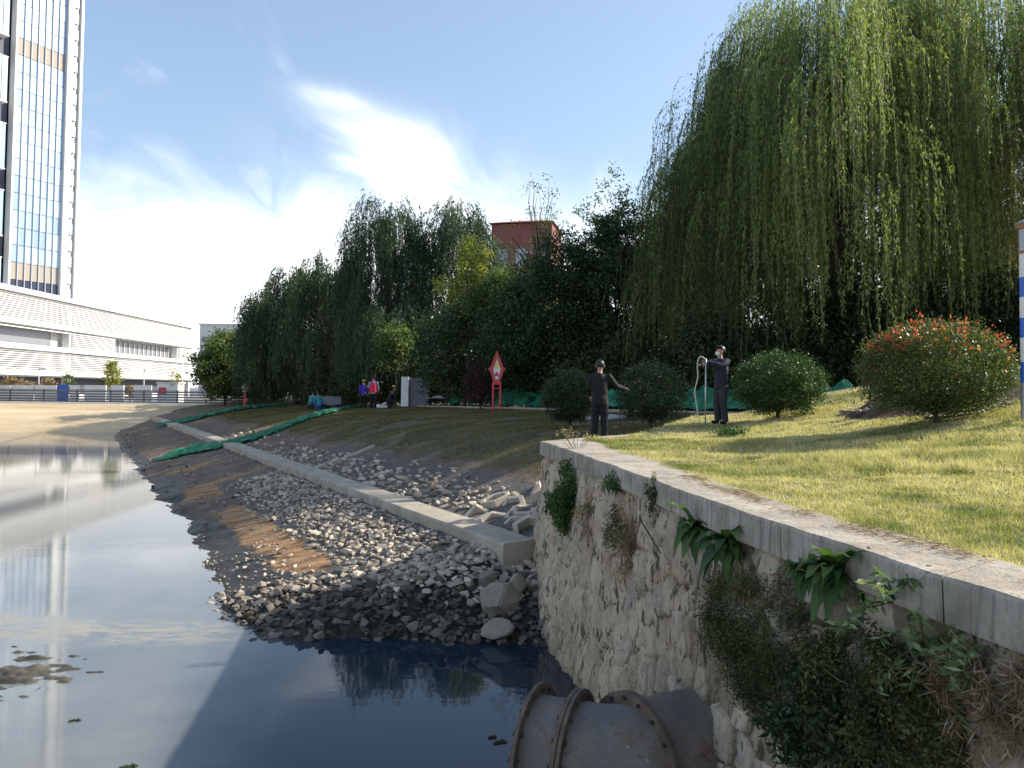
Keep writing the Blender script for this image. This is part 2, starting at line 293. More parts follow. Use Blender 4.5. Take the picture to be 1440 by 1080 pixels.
M['winstrip'] = flat('tinted_window_strip', (.20, .21, .24), .25, 0, .8)
t = MT('tower_glass'); c = t.ramp(t.rnd(), [(0, (.32, .43, .58)), (.5, (.45, .57, .72)), (1, (.62, .72, .82))]); t.col(c, .09, .6); M['towerglass'] = t.m
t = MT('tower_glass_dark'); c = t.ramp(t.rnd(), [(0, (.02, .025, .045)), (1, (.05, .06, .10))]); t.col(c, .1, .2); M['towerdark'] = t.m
M['tan'] = flat('tan_spandrel', (.30, .26, .22)); M['mullion'] = flat('pale_mullion', (.42, .5, .58), .4)
M['recess'] = flat('deep_blue_recess', (.05, .06, .10)); M['steel'] = flat('fence_steel', (.10, .115, .15), .5, .3)
M['red'] = flat('red_paint', (.55, .035, .05), .4); M['blue'] = flat('blue_paint', (.015, .12, .55), .35); M['polewhite'] = flat('pole_white', (.74, .74, .70), .4)
M['redroof'] = flat('red_roof', (.24, .085, .08), .85); M['brick'] = flat('brown_render', (.22, .12, .09), .85); M['pane'] = flat('house_pane', (.3, .34, .38), .15)
M['skin'] = flat('skin', (.45, .26, .19), .55); M['hair'] = flat('black_hair', (.012, .011, .012), .5); M['navy'] = flat('navy_cloth', (.016, .018, .035), .85)
M['black'] = flat('black_cloth', (.008, .008, .010), .85); M['charcoal'] = flat('charcoal_jeans', (.028, .030, .034), .85); M['purplecloth'] = flat('purple_cloth', (.06, .03, .35), .8)
M['pinkred'] = flat('pink_red_cloth', (.75, .03, .08), .8); M['lilac'] = flat('lilac_cloth', (.28, .24, .38), .8); M['yellow'] = flat('yellow_plastic', (.75, .42, .03), .5)
M['mask'] = flat('white_mask', (.75, .77, .8), .8); M['teal'] = flat('teal_cloth', (.04, .28, .30), .8); M['bluecloth'] = flat('blue_cloth', (.02, .05, .4), .8)
M['rope'] = flat('pale_rope', (.62, .64, .58), .7); M['rod'] = flat('steel_rod', (.5, .5, .5), .35, .6); M['plate'] = flat('pale_slab', (.34, .34, .36), .85)
M['tabletop'] = flat('grey_tabletop', (.28, .29, .3), .6); M['rust'] = flat('rusty_band', (.35, .15, .07), .9); M['cabinet'] = flat('grey_cabinet', (.17, .18, .22), .7)
M['rib'] = simple('dark_stem', (.04, .05, .02), .8); M['greenstem'] = simple('green_stem', (.08, .13, .04), .7)
M['hose'] = flat('grey_hose', (.13, .13, .14), .55); M['signyellow'] = flat('sign_yellow', (.72, .66, .2), .5)
# ------------------------------------------------------------------ ground shape
def st(x, y): return .866*x + .5*y, -.5*x + .866*y
def xy(s, t): return .866*s - .5*t, .5*s + .866*t
def pathz(t): return np.clip(-.60 - .0145*(t-14), -1.22, -.45)
def bank_z(x, y, rough=True):
    x = np.asarray(x, float); y = np.asarray(y, float); s, t = st(x, y); zp = pathz(t)
    sw = np.interp(t, [9, 22, 45, 70], [2.3, 2.8, 3.0, 3.6]) + fbm(t*.35, 0*t, 5)*.5 + fbm(t*2.2, s*.6, 6)*.42 + fbm(t*7, s*2, 8)*.2
    zc = zp - .38
    z = np.where(s < sw, -3.5-(sw-s)*.35, -3.5 + (s-sw)/(6.05-sw)*.93)
    z = np.where(s > 6.05, -2.57 + np.clip((s-6.05)/.7, 0, 1)*.12, z)
    z = np.where(s > 6.75, -2.45 + (zc+2.45)*sstep(s, 5.3, 11.6)/1.0 - (zc+2.45)*sstep(np.full_like(s, 6.75), 5.3, 11.6)*(1-np.clip((s-6.75)/4.5, 0, 1)), z)
    z = np.where(s > 11.2, zc + (zp-zc)*np.clip((s-11.2)/4.5, 0, 1), z)
    nose = -3.5 + (y-11.0)*.62 + fbm(x*1.2, y*1.2, 9)*.35
    z = np.minimum(z, np.where(y < 14, nose, 99))
    if rough:
        k = np.where(s < 6.0, 1.0, .45); z = z + fbm(x*1.1, y*1.1, 2)*.16*k + fbm(x*4, y*4, 3)*.07*k
        z = z + np.where((s > 16.5), fbm(x*.5, y*.5, 12)*.35, 0)
    return z
OUT = [atz(u, v, -.82) for u, v in ((759.5, 620), (800, 633), (840, 647), (920, 675), (959, 690), (1011, 708), (1057, 723), (1173, 760), (1300, 801), (1433, 842))]
INN = [atz(u, v, -.82) for u, v in ((826, 619), (855, 629), (892, 641), (959, 662), (1021, 683), (1070, 699), (1110, 713), (1190, 735), (1290, 757), (1440, 800))]
d = (OUT[-1]-OUT[-2]).normalized()
OUT += [OUT[-1]+d*.6, OUT[-1]+d*1.4, OUT[-1]+d*3.2]; d = (INN[-1]-INN[-2]).normalized(); INN += [INN[-1]+d*.8, INN[-1]+d*1.6, INN[-1]+d*3.4]
RET = [atz(u, v, -.82) for u, v in ((759.5, 620), (850, 613.2), (960, 604), (1000, 601))]
RETI = [atz(u, v, -.82) for u, v in ((826, 619), (865, 615.5), (960, 607), (1000, 603.5))]
def resample(P, n):
    P = [np.array(p) for p in P]; P = np.array(P); seg = np.r_[0, np.cumsum(np.linalg.norm(np.diff(P, axis=0), axis=1))]
    q = np.linspace(0, seg[-1], n); Q = np.stack([np.interp(q, seg, P[:, k]) for k in range(3)], 1)
    for _ in range(3): Q[1:-1] = (Q[:-2]+2*Q[1:-1]+Q[2:])/4
    return Q
def distpoly(x, y, P):
    x = np.asarray(x, float); y = np.asarray(y, float); best = np.full(x.shape, 1e9); sgn = np.zeros(x.shape)
    for a, b in zip(P[:-1], P[1:]):
        dx, dy = b[0]-a[0], b[1]-a[1]; L = dx*dx+dy*dy; tt = np.clip(((x-a[0])*dx+(y-a[1])*dy)/L, 0, 1)
        px, py = x-a[0]-tt*dx, y-a[1]-tt*dy; dd = np.hypot(px, py); cr = dx*(y-a[1])-dy*(x-a[0])
        sgn = np.where(dd < best, np.sign(cr), sgn); best = np.minimum(best, dd)
    return best, sgn
INl = [tuple(p)[:2] for p in INN]; RTl = [tuple(p)[:2] for p in RETI]
RTx = RTl + [(RTl[-1][0]+(RTl[-1][0]-RTl[-2][0])*30, RTl[-1][1]+(RTl[-1][1]-RTl[-2][1])*30)]
def hump_z(x, y):
    d1, s1 = distpoly(x, y, INl); d1 = d1*s1      # + = lawn side (left of path going near)
    d2, s2 = distpoly(x, y, RTx)                  # crossing RET: right side = lawn
    dr = -d2*s2                                   # + inside lawn
    dd = np.clip(d1, 0, 12)
    z = -.83 + .012*dd + .0165*np.minimum(dd, 7)**2 + np.clip(dd-7, 0, 20)*.06
    z = z + fbm(x*.8, y*.8, 21)*.10*np.clip(dd, 0, 1) + fbm(x*3.5, y*3.5, 22)*.05*np.clip(dd*2, 0, 1)
    back = np.clip(3.2-dr, 0, 9)*np.clip((x-3.2)/2.0, 0, 1)
    z = z - back**1.6*.055
    return z, d1, dr
def far_z(x, y):
    y = np.asarray(y, float); x = np.asarray(x, float)
    e = 57.0 + fbm(x*.1, 0*x, 31)*3
    z = np.where(y < e, -3.5-(e-y)*.3, -3.5 + 1.0*sstep(y, e, 60.5) + .35*sstep(y, 62.5, 65.5)+.47*sstep(y, 66.5, 69.5)); return z + fbm(x*.3, y*.6, 33)*.15*(y < 69)
def ground_z(x, y):
    zb = float(bank_z(x, y)); h, d1, dr = hump_z(np.array([x]), np.array([y]))
    if d1[0] > -.3 and dr[0] > -.1: zb = max(zb, float(h[0]))
    if y > 55 and x < -20: zb = max(zb, float(far_z(x, y)))
    return zb
def hit(u, v, d0=3.0, d1=90.0):
    r = ray(u, v); r = r/r.y; D = d0
    while D < d1:
        p = r*D
        if p.z <= ground_z(p.x, p.y): break
        D += max(.03, D*.004)
    p = r*D; p.z = ground_z(p.x, p.y); return p
def gp(x, y, dz=0): return Vector((x, y, ground_z(x, y)+dz))
def grid(name, xs, ys, fz, mat, kind=None, swap=None, attrs=None):
    A, B = np.meshgrid(xs, ys, indexing='ij'); PX, PY_ = swap(A, B) if swap else (A, B); Zv = fz(PX, PY_)
    V = np.stack([PX, PY_, Zv], -1).reshape(-1, 3); n, k = A.shape; i = np.arange(n*k).reshape(n, k)
    Fq = np.stack([i[:-1, :-1], i[1:, :-1], i[1:, 1:], i[:-1, 1:]], -1).reshape(-1, 4)
    at_ = {a: f(PX, PY_).ravel() for a, f in attrs.items()} if attrs else None
    o = obj(name, npmesh(name, V, Fq, True, at_), mat)
    if kind: o['kind'] = kind
    return o
# zone masks for the bank
def a_mud(x, y): s, t = st(x, y); return np.clip(1-sstep(s, 2.9+.35*np.sin(t*.7), 3.9+.5*np.sin(t*.5)), 0, 1) + .8*np.clip(1-sstep(y, 12.0, 12.9), 0, 1)*(x < 3)
def a_rust_sunlit(x, y):
    s, t = st(x, y); g = lambda s0, t0, a, b: np.exp(-((s-s0)/a)**2-((t-t0)/b)**2)
    return g(3.5, 14.6, 1.2, 3.2)*1.25 + g(4.5, 25.6, 2.2, 1.5)*1.15 + g(4.4, 31.5, 2.2, .7)*.75 + g(4.4, 34.5, 2.2, .5)*.5 + g(3.9, 19.5, .6, 3.5)*.8  # rusty soil patches; the cross streaks are painted bands of sun
def a_grass(x, y): s, t = st(x, y); return sstep(s, 8.3, 9.1)*(1-.6*sstep(s, 16, 17))*(1-.5*np.exp(-((t-36)/2.0)**2))
def a_peb(x, y): s, t = st(x, y); return (s > 4.2)*(s < 8.3)*(1-sstep(t, 24, 28)) + (1-sstep(y, 13.0, 13.9))*.9*(s < 6.2)
S_ = np.concatenate([np.linspace(0, 2, 8), np.arange(2.1, 16.6, .1), np.linspace(16.8, 40, 50), np.linspace(45, 200, 16)])
T_ = np.concatenate([np.linspace(-60, 5, 18), np.arange(5.4, 30, .13), np.arange(30, 50, .28), np.linspace(50.5, 78, 70), np.linspace(82, 90, 3)])
bank = grid('river_bank', S_, T_, bank_z, M['bank'], 'structure', xy, {'mud': a_mud, 'rust': a_rust_sunlit, 'grassy': a_grass, 'pebble': a_peb})
grid('far_bank', np.linspace(-130, -8, 130), np.concatenate([np.linspace(48, 56, 5), np.linspace(56.3, 70, 60)]), far_z, M['sand'], 'structure')
MB().poly([(-600, 70, -1.68), (60, 70, -1.68), (60, 900, -1.68), (-600, 900, -1.68)]).build('far_ground', M['asphalt'])['kind'] = 'structure'
MB().poly([(-1500, -1500, -4.7), (1500, -1500, -4.7), (1500, 2500, -4.7), (-1500, 2500, -4.7)]).build('ground', M['ground'])['kind'] = 'structure'
MB().poly([(40, -900, -1.9), (1500, -900, -1.9), (1500, 2500, -1.9), (40, 2500, -1.9)]).build('terrace_ground', M['ground'])['kind'] = 'structure'
MB().poly([(-130, -60, -3.5), (6, -60, -3.5), (6, 62, -3.5), (-130, 62, -3.5)]).build('water', M['water'])['kind'] = 'structure'
# lawn: strips running from the coping to the right
P0 = resample(INN, 170); P0[:, 0] -= .02
V = []; nx = 90
far_pts = resample([Vector((RTx[0][0], RTx[0][1], 0))]+[Vector((x, y, 0)) for x, y in RTl[1:]]+[Vector((9, 19.5, 0)), Vector((16, 25, 0)), Vector((26, 20, 0)), Vector((26, 3, 0)), Vector((16, -6, 0)), Vector((8, -8, 0))], 400)
q = np.linspace(0, 1, nx)**1.3
rows = []
F0 = far_pts[np.linspace(0, 399, 170).astype(int)]
for a in q: rows.append(P0*(1-a) + F0*a)
G = np.stack(rows, 1); gx, gy = G[..., 0], G[..., 1]; gz, d1, dr = hump_z(gx, gy); gz = gz - .02
V = np.stack([gx, gy, gz], -1).reshape(-1, 3); i = np.arange(170*nx).reshape(170, nx); Fq = np.stack([i[:-1, :-1], i[1:, :-1], i[1:, 1:], i[:-1, 1:]], -1).reshape(-1, 4)
obj('lawn', npmesh('lawn', V, Fq, True), M['lawn'])['kind'] = 'structure'
# mud islet at the left
ci = atz(-25, 948, -3.5)
grid('mud_flat', np.linspace(ci.x-2.5, ci.x+1.8, 170), np.linspace(ci.y-1.6, ci.y+2.2, 170), lambda x, y: -3.57 + .10*np.exp(-((x-ci.x)/1.3)**2-((y-ci.y)/.9)**2) + fbm(x*5, y*9, 44, 5)*.17, simple('wet_mud', (.09, .08, .06), .6, var=.6, scale=3, bump=.8), 'structure')
# ------------------------------------------------------------------ leaves
def leafmesh(name, P, D, L, Wd, tint, flatness=0.0, tri=False):
    n = len(P); D = D/np.linalg.norm(D, axis=1, keepdims=True); rv = rng.normal(size=(n, 3))
    if flatness: rv = rv*(1-flatness) + np.cross(D, np.array([0, 0, 1.0]))*flatness
    S = rv - D*(rv*D).sum(1, keepdims=True); S /= np.linalg.norm(S, axis=1, keepdims=True)+1e-9
    L = np.broadcast_to(L, n)[:, None]; Wd = np.broadcast_to(Wd, n)[:, None]
    if tri:
        V = np.stack([P-S*Wd/2, P+S*Wd/2, P+D*L], 1).reshape(-1, 3)
        return npmesh(name, V, np.arange(3*n).reshape(n, 3), False, {'tint': np.repeat(tint, 3)})
    V = np.stack([P, P+D*L*.45+S*Wd/2, P+D*L, P+D*L*.45-S*Wd/2], 1).reshape(-1, 3)
    return npmesh(name, V, np.arange(4*n).reshape(n, 4), False, {'tint': np.repeat(tint, 4)})
def rdir(n, zb=0): v = rng.normal(size=(n, 3)); v[:, 2] += zb; return v/np.linalg.norm(v, axis=1, keepdims=True)
def trunk_tubes(mb, base, fork, tips, r0, k=9):
    b = Vector(base); f = Vector(fork); mid = (b+f)/2 + Vector((random.uniform(-.12, .12), random.uniform(-.12, .12), 0))*(f-b).length*.5
    mb.tube([b-Vector((0, 0, .3)), b+(mid-b)*.15, mid, f], [r0*1.5, r0*1.1, r0*.9, r0*.75], k)
    for tp in tips:
        tp = Vector(tp); m1 = f.lerp(tp, .35)+Vector((0, 0, (tp-f).length*.10)); m2 = f.lerp(tp, .7)+Vector((random.uniform(-.2, .2), random.uniform(-.2, .2), (tp-f).length*.08))
        st0 = b.lerp(f, random.uniform(.75, 1)); mb.tube([st0, m1, m2, tp], [r0*.55, r0*.38, r0*.22, r0*.05], 6, False)
def willow(x, y, top, rad, floor, nb, per, label, mat='willow', leaf=(.12, .024), spacing=.055, lmax=4.0, r0=.22, ell=1.0, seed=0, group='weeping willows', stems=True, shadez=.0):
    global rng; rng = np.random.default_rng(100+seed); random.seed(100+seed)
    b = gp(x, y); root = empty('willow_tree', b, label, 'tree', group); H = top-b.z
    c = np.array([0, 0, H*.50]); rz = H*.5-.5
    th = rng.uniform(0, 2*math.pi, nb); cz = rng.uniform(-.25, 1, nb); cz = np.sign(cz)*np.abs(cz)**.8; rr = np.sqrt(np.clip(1-cz*cz, 0, 1)); shell = rng.uniform(.55, 1.0, nb)**.6
    lob = 1+.16*np.sin(3*th+seed)+.1*np.sin(7*th+seed*2)
    P = np.stack([np.cos(th)*rr*rad*lob*shell, np.sin(th)*rr*rad*ell*lob*shell, c[2]+cz*rz*shell], 1)
    mb = MB(); tips = P[rng.choice(nb, 14, replace=False)]*np.array([.8, .8, .93]); trunk_tubes(mb, (0, 0, 0), (random.uniform(-.4, .4), random.uniform(-.4, .4), H*.38), tips, r0)
    mb.build('trunk', M['bark'], root, True)
    LP, LD, LT = [], [], []; SV, SF = [], []
    for i in range(nb):
        L0 = min(rng.uniform(.45, 1)*lmax, max(1.0, P[i, 2]+b.z-floor+rng.uniform(-.2, 1.0))); o = np.array([math.cos(th[i]), math.sin(th[i]), 0])
        o = o + rng.normal(size=3)*.35; o[2] = 0; reach = rng.uniform(.35, 1.0); bt = rng.uniform(.0, .95)
        for j in range(per):
            p0 = P[i] + rng.normal(size=3)*np.array([.27, .27, .3])*max(rad/5, .8); Ls = L0*rng.uniform(.55, 1.12)
            n = max(6, int(Ls/spacing)); tau = np.sort(rng.uniform(0, 1, n))**.9*Ls
            oo = o*reach*rng.uniform(.6, 1.2); w = rng.normal(size=2)*.05
            cx = 1-np.exp(-tau/.55)
            Q = p0 + oo[None]*cx[:, None]; Q[:, 2] += .42*(1-np.exp(-tau/.35))-tau; Q[:, 0] += w[0]*tau; Q[:, 1] += w[1]*tau
            Q += rng.normal(size=Q.shape)*.018
            Dd = rng.normal(size=(n, 3))*.42; Dd[:, 2] -= 1; LP.append(Q); LD.append(Dd); LT.append(np.clip(bt+rng.normal(size=n)*.16, 0, 1))
            if stems and j % 2 == 0:
                tt = np.linspace(0, Ls, 6); S3 = p0 + oo[None]*(1-np.exp(-tt/.55))[:, None]; S3[:, 2] += .42*(1-np.exp(-tt/.35))-tt; S3[:, 0] += w[0]*tt; S3[:, 1] += w[1]*tt
                k = len(SV)*12; wv = np.array([.006, .004, 0]); SV.append(np.concatenate([S3-wv, S3+wv])); SF.append(np.array([[k+q_, k+q_+1, k+q_+7, k+q_+6] for q_ in range(5)]))
    LP = np.concatenate(LP); LD = np.concatenate(LD); LT = np.concatenate(LT)
    if isinstance(mat, str): mat = M[mat]
    obj('crown', leafmesh('crown', LP, LD, leaf[0]*rng.uniform(.7, 1.25, len(LP)), leaf[1]*rng.uniform(.7, 1.2, len(LP)), LT, tri=True), mat, root)
    if SV: tag(obj('hanging_stem', npmesh('hanging_stem', np.concatenate(SV), np.concatenate(SF)), M['twig'], root), kind='stuff')
    return root
def leafy(name, x, y, lobes, nleaf, leaf, mat, label, cat, group=None, r0=.1, fork=.35, clusters=160, cl_r=.35, base=None, trunk=True, surf=.55, seed=0, tips=14, extra=None, name_crown='crown'):
    """lobes: list of (dx,dy,z,rx,rz) relative to base"""
    global rng; rng = np.random.default_rng(300+seed); random.seed(300+seed)
    b = Vector(base) if base is not None else gp(x, y); root = empty(name, b, label, cat, group)
    w = np.array([l[3]**2*l[4] for l in lobes]); w = w/w.sum(); ix = rng.choice(len(lobes), clusters, p=w); L = np.array(lobes)[ix]
    dv = rdir(clusters); rad = rng.uniform(surf, 1, clusters)
    C = np.stack([L[:, 0]+dv[:, 0]*L[:, 3]*rad, L[:, 1]+dv[:, 1]*L[:, 3]*rad, L[:, 2]+dv[:, 2]*L[:, 4]*rad], 1)
    if trunk:
        mb = MB(); ht = max(l[2] for l in lobes); tp = C[rng.choice(clusters, min(tips, clusters), replace=False)]
        trunk_tubes(mb, (0, 0, 0), (0, 0, ht*fork), tp, r0, 7); mb.build('trunk', M['bark'], root, True)
    k = rng.integers(0, clusters, nleaf); P = C[k] + rng.normal(size=(nleaf, 3))*cl_r*np.array([1, 1, .75]); P[:, 2] = np.maximum(P[:, 2], .03)
    ct = rng.uniform(.1, .8, clusters); tint = np.clip(ct[k]+rng.normal(size=nleaf)*.17, 0, 1)
    D = rdir(nleaf, -.2); o = obj(name_crown, leafmesh(name_crown, P, D, leaf[0]*rng.uniform(.6, 1.3, nleaf), leaf[1]*rng.uniform(.6, 1.2, nleaf), tint, tri=(name == 'hedge')), M[mat], root)
    if extra: extra(root, C, b)
    return root
# ------------------------------------------------------------------ retaining wall
wall = empty('retaining_wall', OUT[0]-Vector((0, 0, 2.7)), 'rubble stone retaining wall smeared with mortar under a concrete coping at right', 'wall')
wb = Vector(wall.location)
To = resample(OUT, 260); Ti = resample(INN, 260)
# path: return wing first (from far right end to the corner), then along to the camera
Rr = resample(RET, 60)[::-1]; Ri = resample(RETI, 60)[::-1]
To2 = np.concatenate([Rr[:-1], To]); seg = np.r_[0, np.cumsum(np.linalg.norm(np.diff(To2, axis=0)[:, :2], axis=1))]; CORN = seg[len(Rr)-1]
tan = np.gradient(To2[:, :2], axis=0)
for _ in range(6): tan[1:-1] = (tan[:-2]+tan[1:-1]*2+tan[2:])/4
tan /= np.linalg.norm(tan, axis=1, keepdims=True); nor = np.stack([tan[:, 1], -tan[:, 0]], 1)     # outward (river side)
nor *= np.sign((nor*np.array([-1, .0])).sum(1)[-1])
def wallpt(l, h, outw=0):
    """l along, h below coping underside (0..2.9), outw proud"""
    l = np.asarray(l, float); h = np.asarray(h, float)
    x = np.interp(l, seg, To2[:, 0]); y = np.interp(l, seg, To2[:, 1]); nx_ = np.interp(l, seg, nor[:, 0]); ny_ = np.interp(l, seg, nor[:, 1])
    k = np.hypot(nx_, ny_); nx_ /= k; ny_ /= k
    bt = h*np.interp(l, [CORN-1, CORN, CORN+1, CORN+6, CORN+9], [.05, .10, .13, .06, .03])
    o = -.07 + bt + outw
    return np.stack([x+nx_*o, y+ny_*o, -1.03-h], -1)
LW = seg[-1]; HW = 2.95
# stones: clipped voronoi cells on the wall
rng = np.random.default_rng(5); random.seed(5)
seeds = []
l0 = CORN-.3
lx = l0; col_ = 0
while lx < LW:
    w_ = np.interp(lx, [0, CORN+5, LW], [.30, .26, .2]); hy = random.uniform(0, .2)
    while hy < HW:
        h_ = random.uniform(.24, .48); seeds.append((lx+random.uniform(-.08, .08), hy+h_/2)); hy += h_
    lx += w_
seeds = np.array(seeds)
def clip(poly, px, py, nx_, ny_):
    o = []
    for i in range(len(poly)):
        a, b = poly[i], poly[(i+1) % len(poly)]; da = (a[0]-px)*nx_+(a[1]-py)*ny_; db = (b[0]-px)*nx_+(b[1]-py)*ny_
        if da <= 0: o.append(a)
        if da*db < 0: q_ = da/(da-db); o.append((a[0]+(b[0]-a[0])*q_, a[1]+(b[1]-a[1])*q_))
    return o
nst = 0
for i, (a, b_) in enumerate(seeds):
    if not (l0 < a < LW-.4 and .05 < b_ < HW-.1): continue
    smear = float(np.interp(a, [CORN, CORN+4.0, CORN+6.5, LW], [.80, .74, .35, .15]))
    if random.random() < smear: continue
    poly = [(a-.5, b_-.5), (a+.5, b_-.5), (a+.5, b_+.5), (a-.5, b_+.5)]
    for j in np.argsort(((seeds-seeds[i])**2).sum(1))[1:14]:
        c_ = seeds[j]; nx_, ny_ = c_[0]-a, c_[1]-b_; L = math.hypot(nx_, ny_); nx_ /= L; ny_ /= L; poly = clip(poly, (a+c_[0])/2-nx_*.012, (b_+c_[1])/2-ny_*.012, nx_, ny_)
        if len(poly) < 3: break
    if len(poly) < 3: continue
    poly = clip(poly, 0, .01, 0, -1); poly = clip(poly, 0, HW, 0, 1)
    if len(poly) < 3: continue
    cxp = sum(p[0] for p in poly)/len(poly); cyp = sum(p[1] for p in poly)/len(poly); pp = []
    for k in range(len(poly)):
        p, q_ = poly[k], poly[(k+1) % len(poly)]; pp += [p, ((p[0]+q_[0])/2+random.uniform(-.012, .012), (p[1]+q_[1])/2+random.uniform(-.012, .012))]
    pr = random.uniform(-.015, .04); n = len(pp)
    r = [(cxp+(p[0]-cxp)*f, cyp+(p[1]-cyp)*f, o_) for f, o_ in ((1.0, -.06), (.97, pr-.012), (.86, pr+random.uniform(.0, .008)), (.42, pr+.012)) for p in pp] + [(cxp, cyp, pr+.012)]
    r = np.array(r); r[:, 2] += rng.normal(size=len(r))*.011; r[:, 2] += np.where(np.arange(len(r)) >= n, (r[:, 0]-cxp)*random.uniform(-.18, .18)+(r[:, 1]-cyp)*random.uniform(-.12, .12), 0)
    Vw = wallpt(r[:, 0], r[:, 1], r[:, 2]) - np.array(wb); fs = []
    for ring in range(3):
        for k in range(n): fs.append([ring*n+k, ring*n+(k+1) % n, (ring+1)*n+(k+1) % n, (ring+1)*n+k])
    for k in range(n): fs.append([3*n+k, 3*n+(k+1) % n, 4*n])
    me = bpy.data.meshes.new('stone'); me.from_pydata([tuple(v) for v in Vw], [], fs); me.polygons.foreach_set('use_smooth', [True]*len(fs)); me.update()
    obj('stone', me, M['wallstone'], wall); nst += 1
print('wall stones', nst)
# mortar body
ls = np.arange(0, LW, .03); hs = np.arange(-.0, HW, .03); A, B = np.meshgrid(ls, hs, indexing='ij')
def worley(u, v, s=0):
    bi, bj = np.floor(u).astype(int), np.floor(v).astype(int); f1 = np.full(u.shape, 9.); f2 = f1.copy()
    for di in (-1, 0, 1):
        for dj in (-1, 0, 1):
            cx, cy = bi+di, bj+dj; d_ = np.hypot(cx+hash2(cx, cy, s)-u, cy+hash2(cx, cy, s+7)-v); f2 = np.minimum(f2, np.maximum(f1, d_)); f1 = np.minimum(f1, d_)
    return f1, f2
wx = fbm(A*2.5, B*2.5, 61)*.5; f1, f2 = worley(A*3.4+wx, B*2.1+wx, 60); g1, g2 = worley(A*9+wx, B*4+wx, 66)
smear = np.interp(A, [0, CORN, CORN+4, CORN+6.5, LW], [1, 1, .9, .35, .2])
crack = (1-sstep(f2-f1, 0, .12)); crack2 = 1-sstep(g2-g1, 0, .10); msk = sstep(fbm(A*.9, B*.9, 64)+.5, .42, .58)
outw = smear*.035*sstep(f2-f1, .02, .35) + fbm(A*1.3, B*.8, 62)*.10 + fbm(A*8, B*3.2, 63)*.05 - crack*(.055+.05*(1-smear))*(.35+.65*msk) - crack2*.022*msk + fbm(A*22, B*14, 65)*.014
pit = sstep(vn(A*3.1, B*2.3, 71), .88, .97); outw -= pit*.12
damp = np.clip(sstep(A, CORN+5.2, CORN+7.2)*.75 + fbm(A, B, 75)*1.2*sstep(A, CORN+4, CORN+6) , 0, 1) * .8 + .6*sstep(B, 2.2, 2.6)
V = wallpt(A, B, outw) - np.array(wb); n, k = A.shape; i = np.arange(n*k).reshape(n, k); Fq = np.stack([i[:-1, :-1], i[1:, :-1], i[1:, 1:], i[:-1, 1:]], -1).reshape(-1, 4)
obj('mortar_face', npmesh('mortar_face', V.reshape(-1, 3), Fq, True, {'damp': damp.ravel()}), M['mortar'], wall)
# coping slabs (butted, with cracked joints)
def slab(a, b, inn, outp):
    n = 16; q_ = np.linspace(a, b, n); V = []; F_ = []; PO = np.stack([np.interp(q_, np.arange(len(outp)), outp[:, k]) for k in range(3)], 1); PI = np.stack([np.interp(q_, np.arange(len(inn)), inn[:, k]) for k in range(3)], 1)
    m_ = 8
    for o_, i_ in zip(PO, PI):
        w_ = (i_-o_); 
        for z in (-1.035, -.95, -.84): V.append((o_[0]+fbm(o_[0]*5, o_[1]*5+z*9, 81)*.02, o_[1]+fbm(o_[0]*5, o_[1]*5+z*9, 82)*.02, z))
        for k in range(m_): f = .02+k/(m_-1)*1.06; x, y = o_[0]+w_[0]*f, o_[1]+w_[1]*f; V.append((x, y, -.82+fbm(x*3, y*3, 83)*.022+fbm(x*12, y*12, 84)*.008))
        V.append((i_[0]+w_[0]*.1, i_[1]+w_[1]*.1, -1.035))
    s_ = 3+m_+1
    for r_ in range(n-1):
        for k in range(s_): a_ = r_*s_+k; b_ = r_*s_+(k+1) % s_; F_.append([a_, b_, b_+s_, a_+s_])
    F_.append(list(range(s_))[::-1]); F_.append([(n-1)*s_+k for k in range(s_)])
    V = [tuple(Vector(v)-wb) for v in V]; me = bpy.data.meshes.new('coping_slab'); me.from_pydata(V, [], F_); me.update(); obj('coping_slab', me, M['coping'], wall)
cuts = [0, 40, 62, 96, 122, 158, 186, 214, 236, 259]
for a, b in zip(cuts[:-1], cuts[1:]): slab(a+.10, b-.10, Ti, To)
slab(.3, 58.6, Ri, Rr)
# ------------------------------------------------------------------ concrete toe beam
beam = empty('concrete_beam', (0, 12.5, -2.4), 'long straight concrete toe beam crossing the stony river bank', 'concrete beam')
def beampt(s, t, z): x, y = xy(s, t); return Vector((x-0, y-12.5, z+2.4))
def beamseg(t0, t1, name='beam_section'):
    mb = MB(); n = 10
    for i in range(n):
        t = t0+(t1-t0)*i/(n-1); w = .31; dz = fbm(np.array(t*.5), np.array(1.0), 90)*.04; zb = -2.9 if t < 13 else -2.85
        for s, z in ((6.02, zb), (6.02, -2.41+dz), (6.05, -2.38+dz), (6.58, -2.36+dz), (6.62, -2.39+dz), (6.62, zb)): mb.V.append(beampt(s, t, z+float(fbm(np.array(t*3), np.array(s*3), 91))*.02))
    for i in range(n-1):
        for k in range(6): a = i*6+k; b = i*6+(k+1) % 6; mb.F.append([a, b, b+6, a+6])
    mb.F.append(list(range(6))[::-1]); mb.F.append([(n-1)*6+k for k in range(6)])
    mb.build(name, M['beam'], beam)
tt = [10.62, 16, 22.98, 30, 38, 47, 57, 66]
for a, b in zip(tt[:-1], tt[1:]): beamseg(a+.008, b-.008)
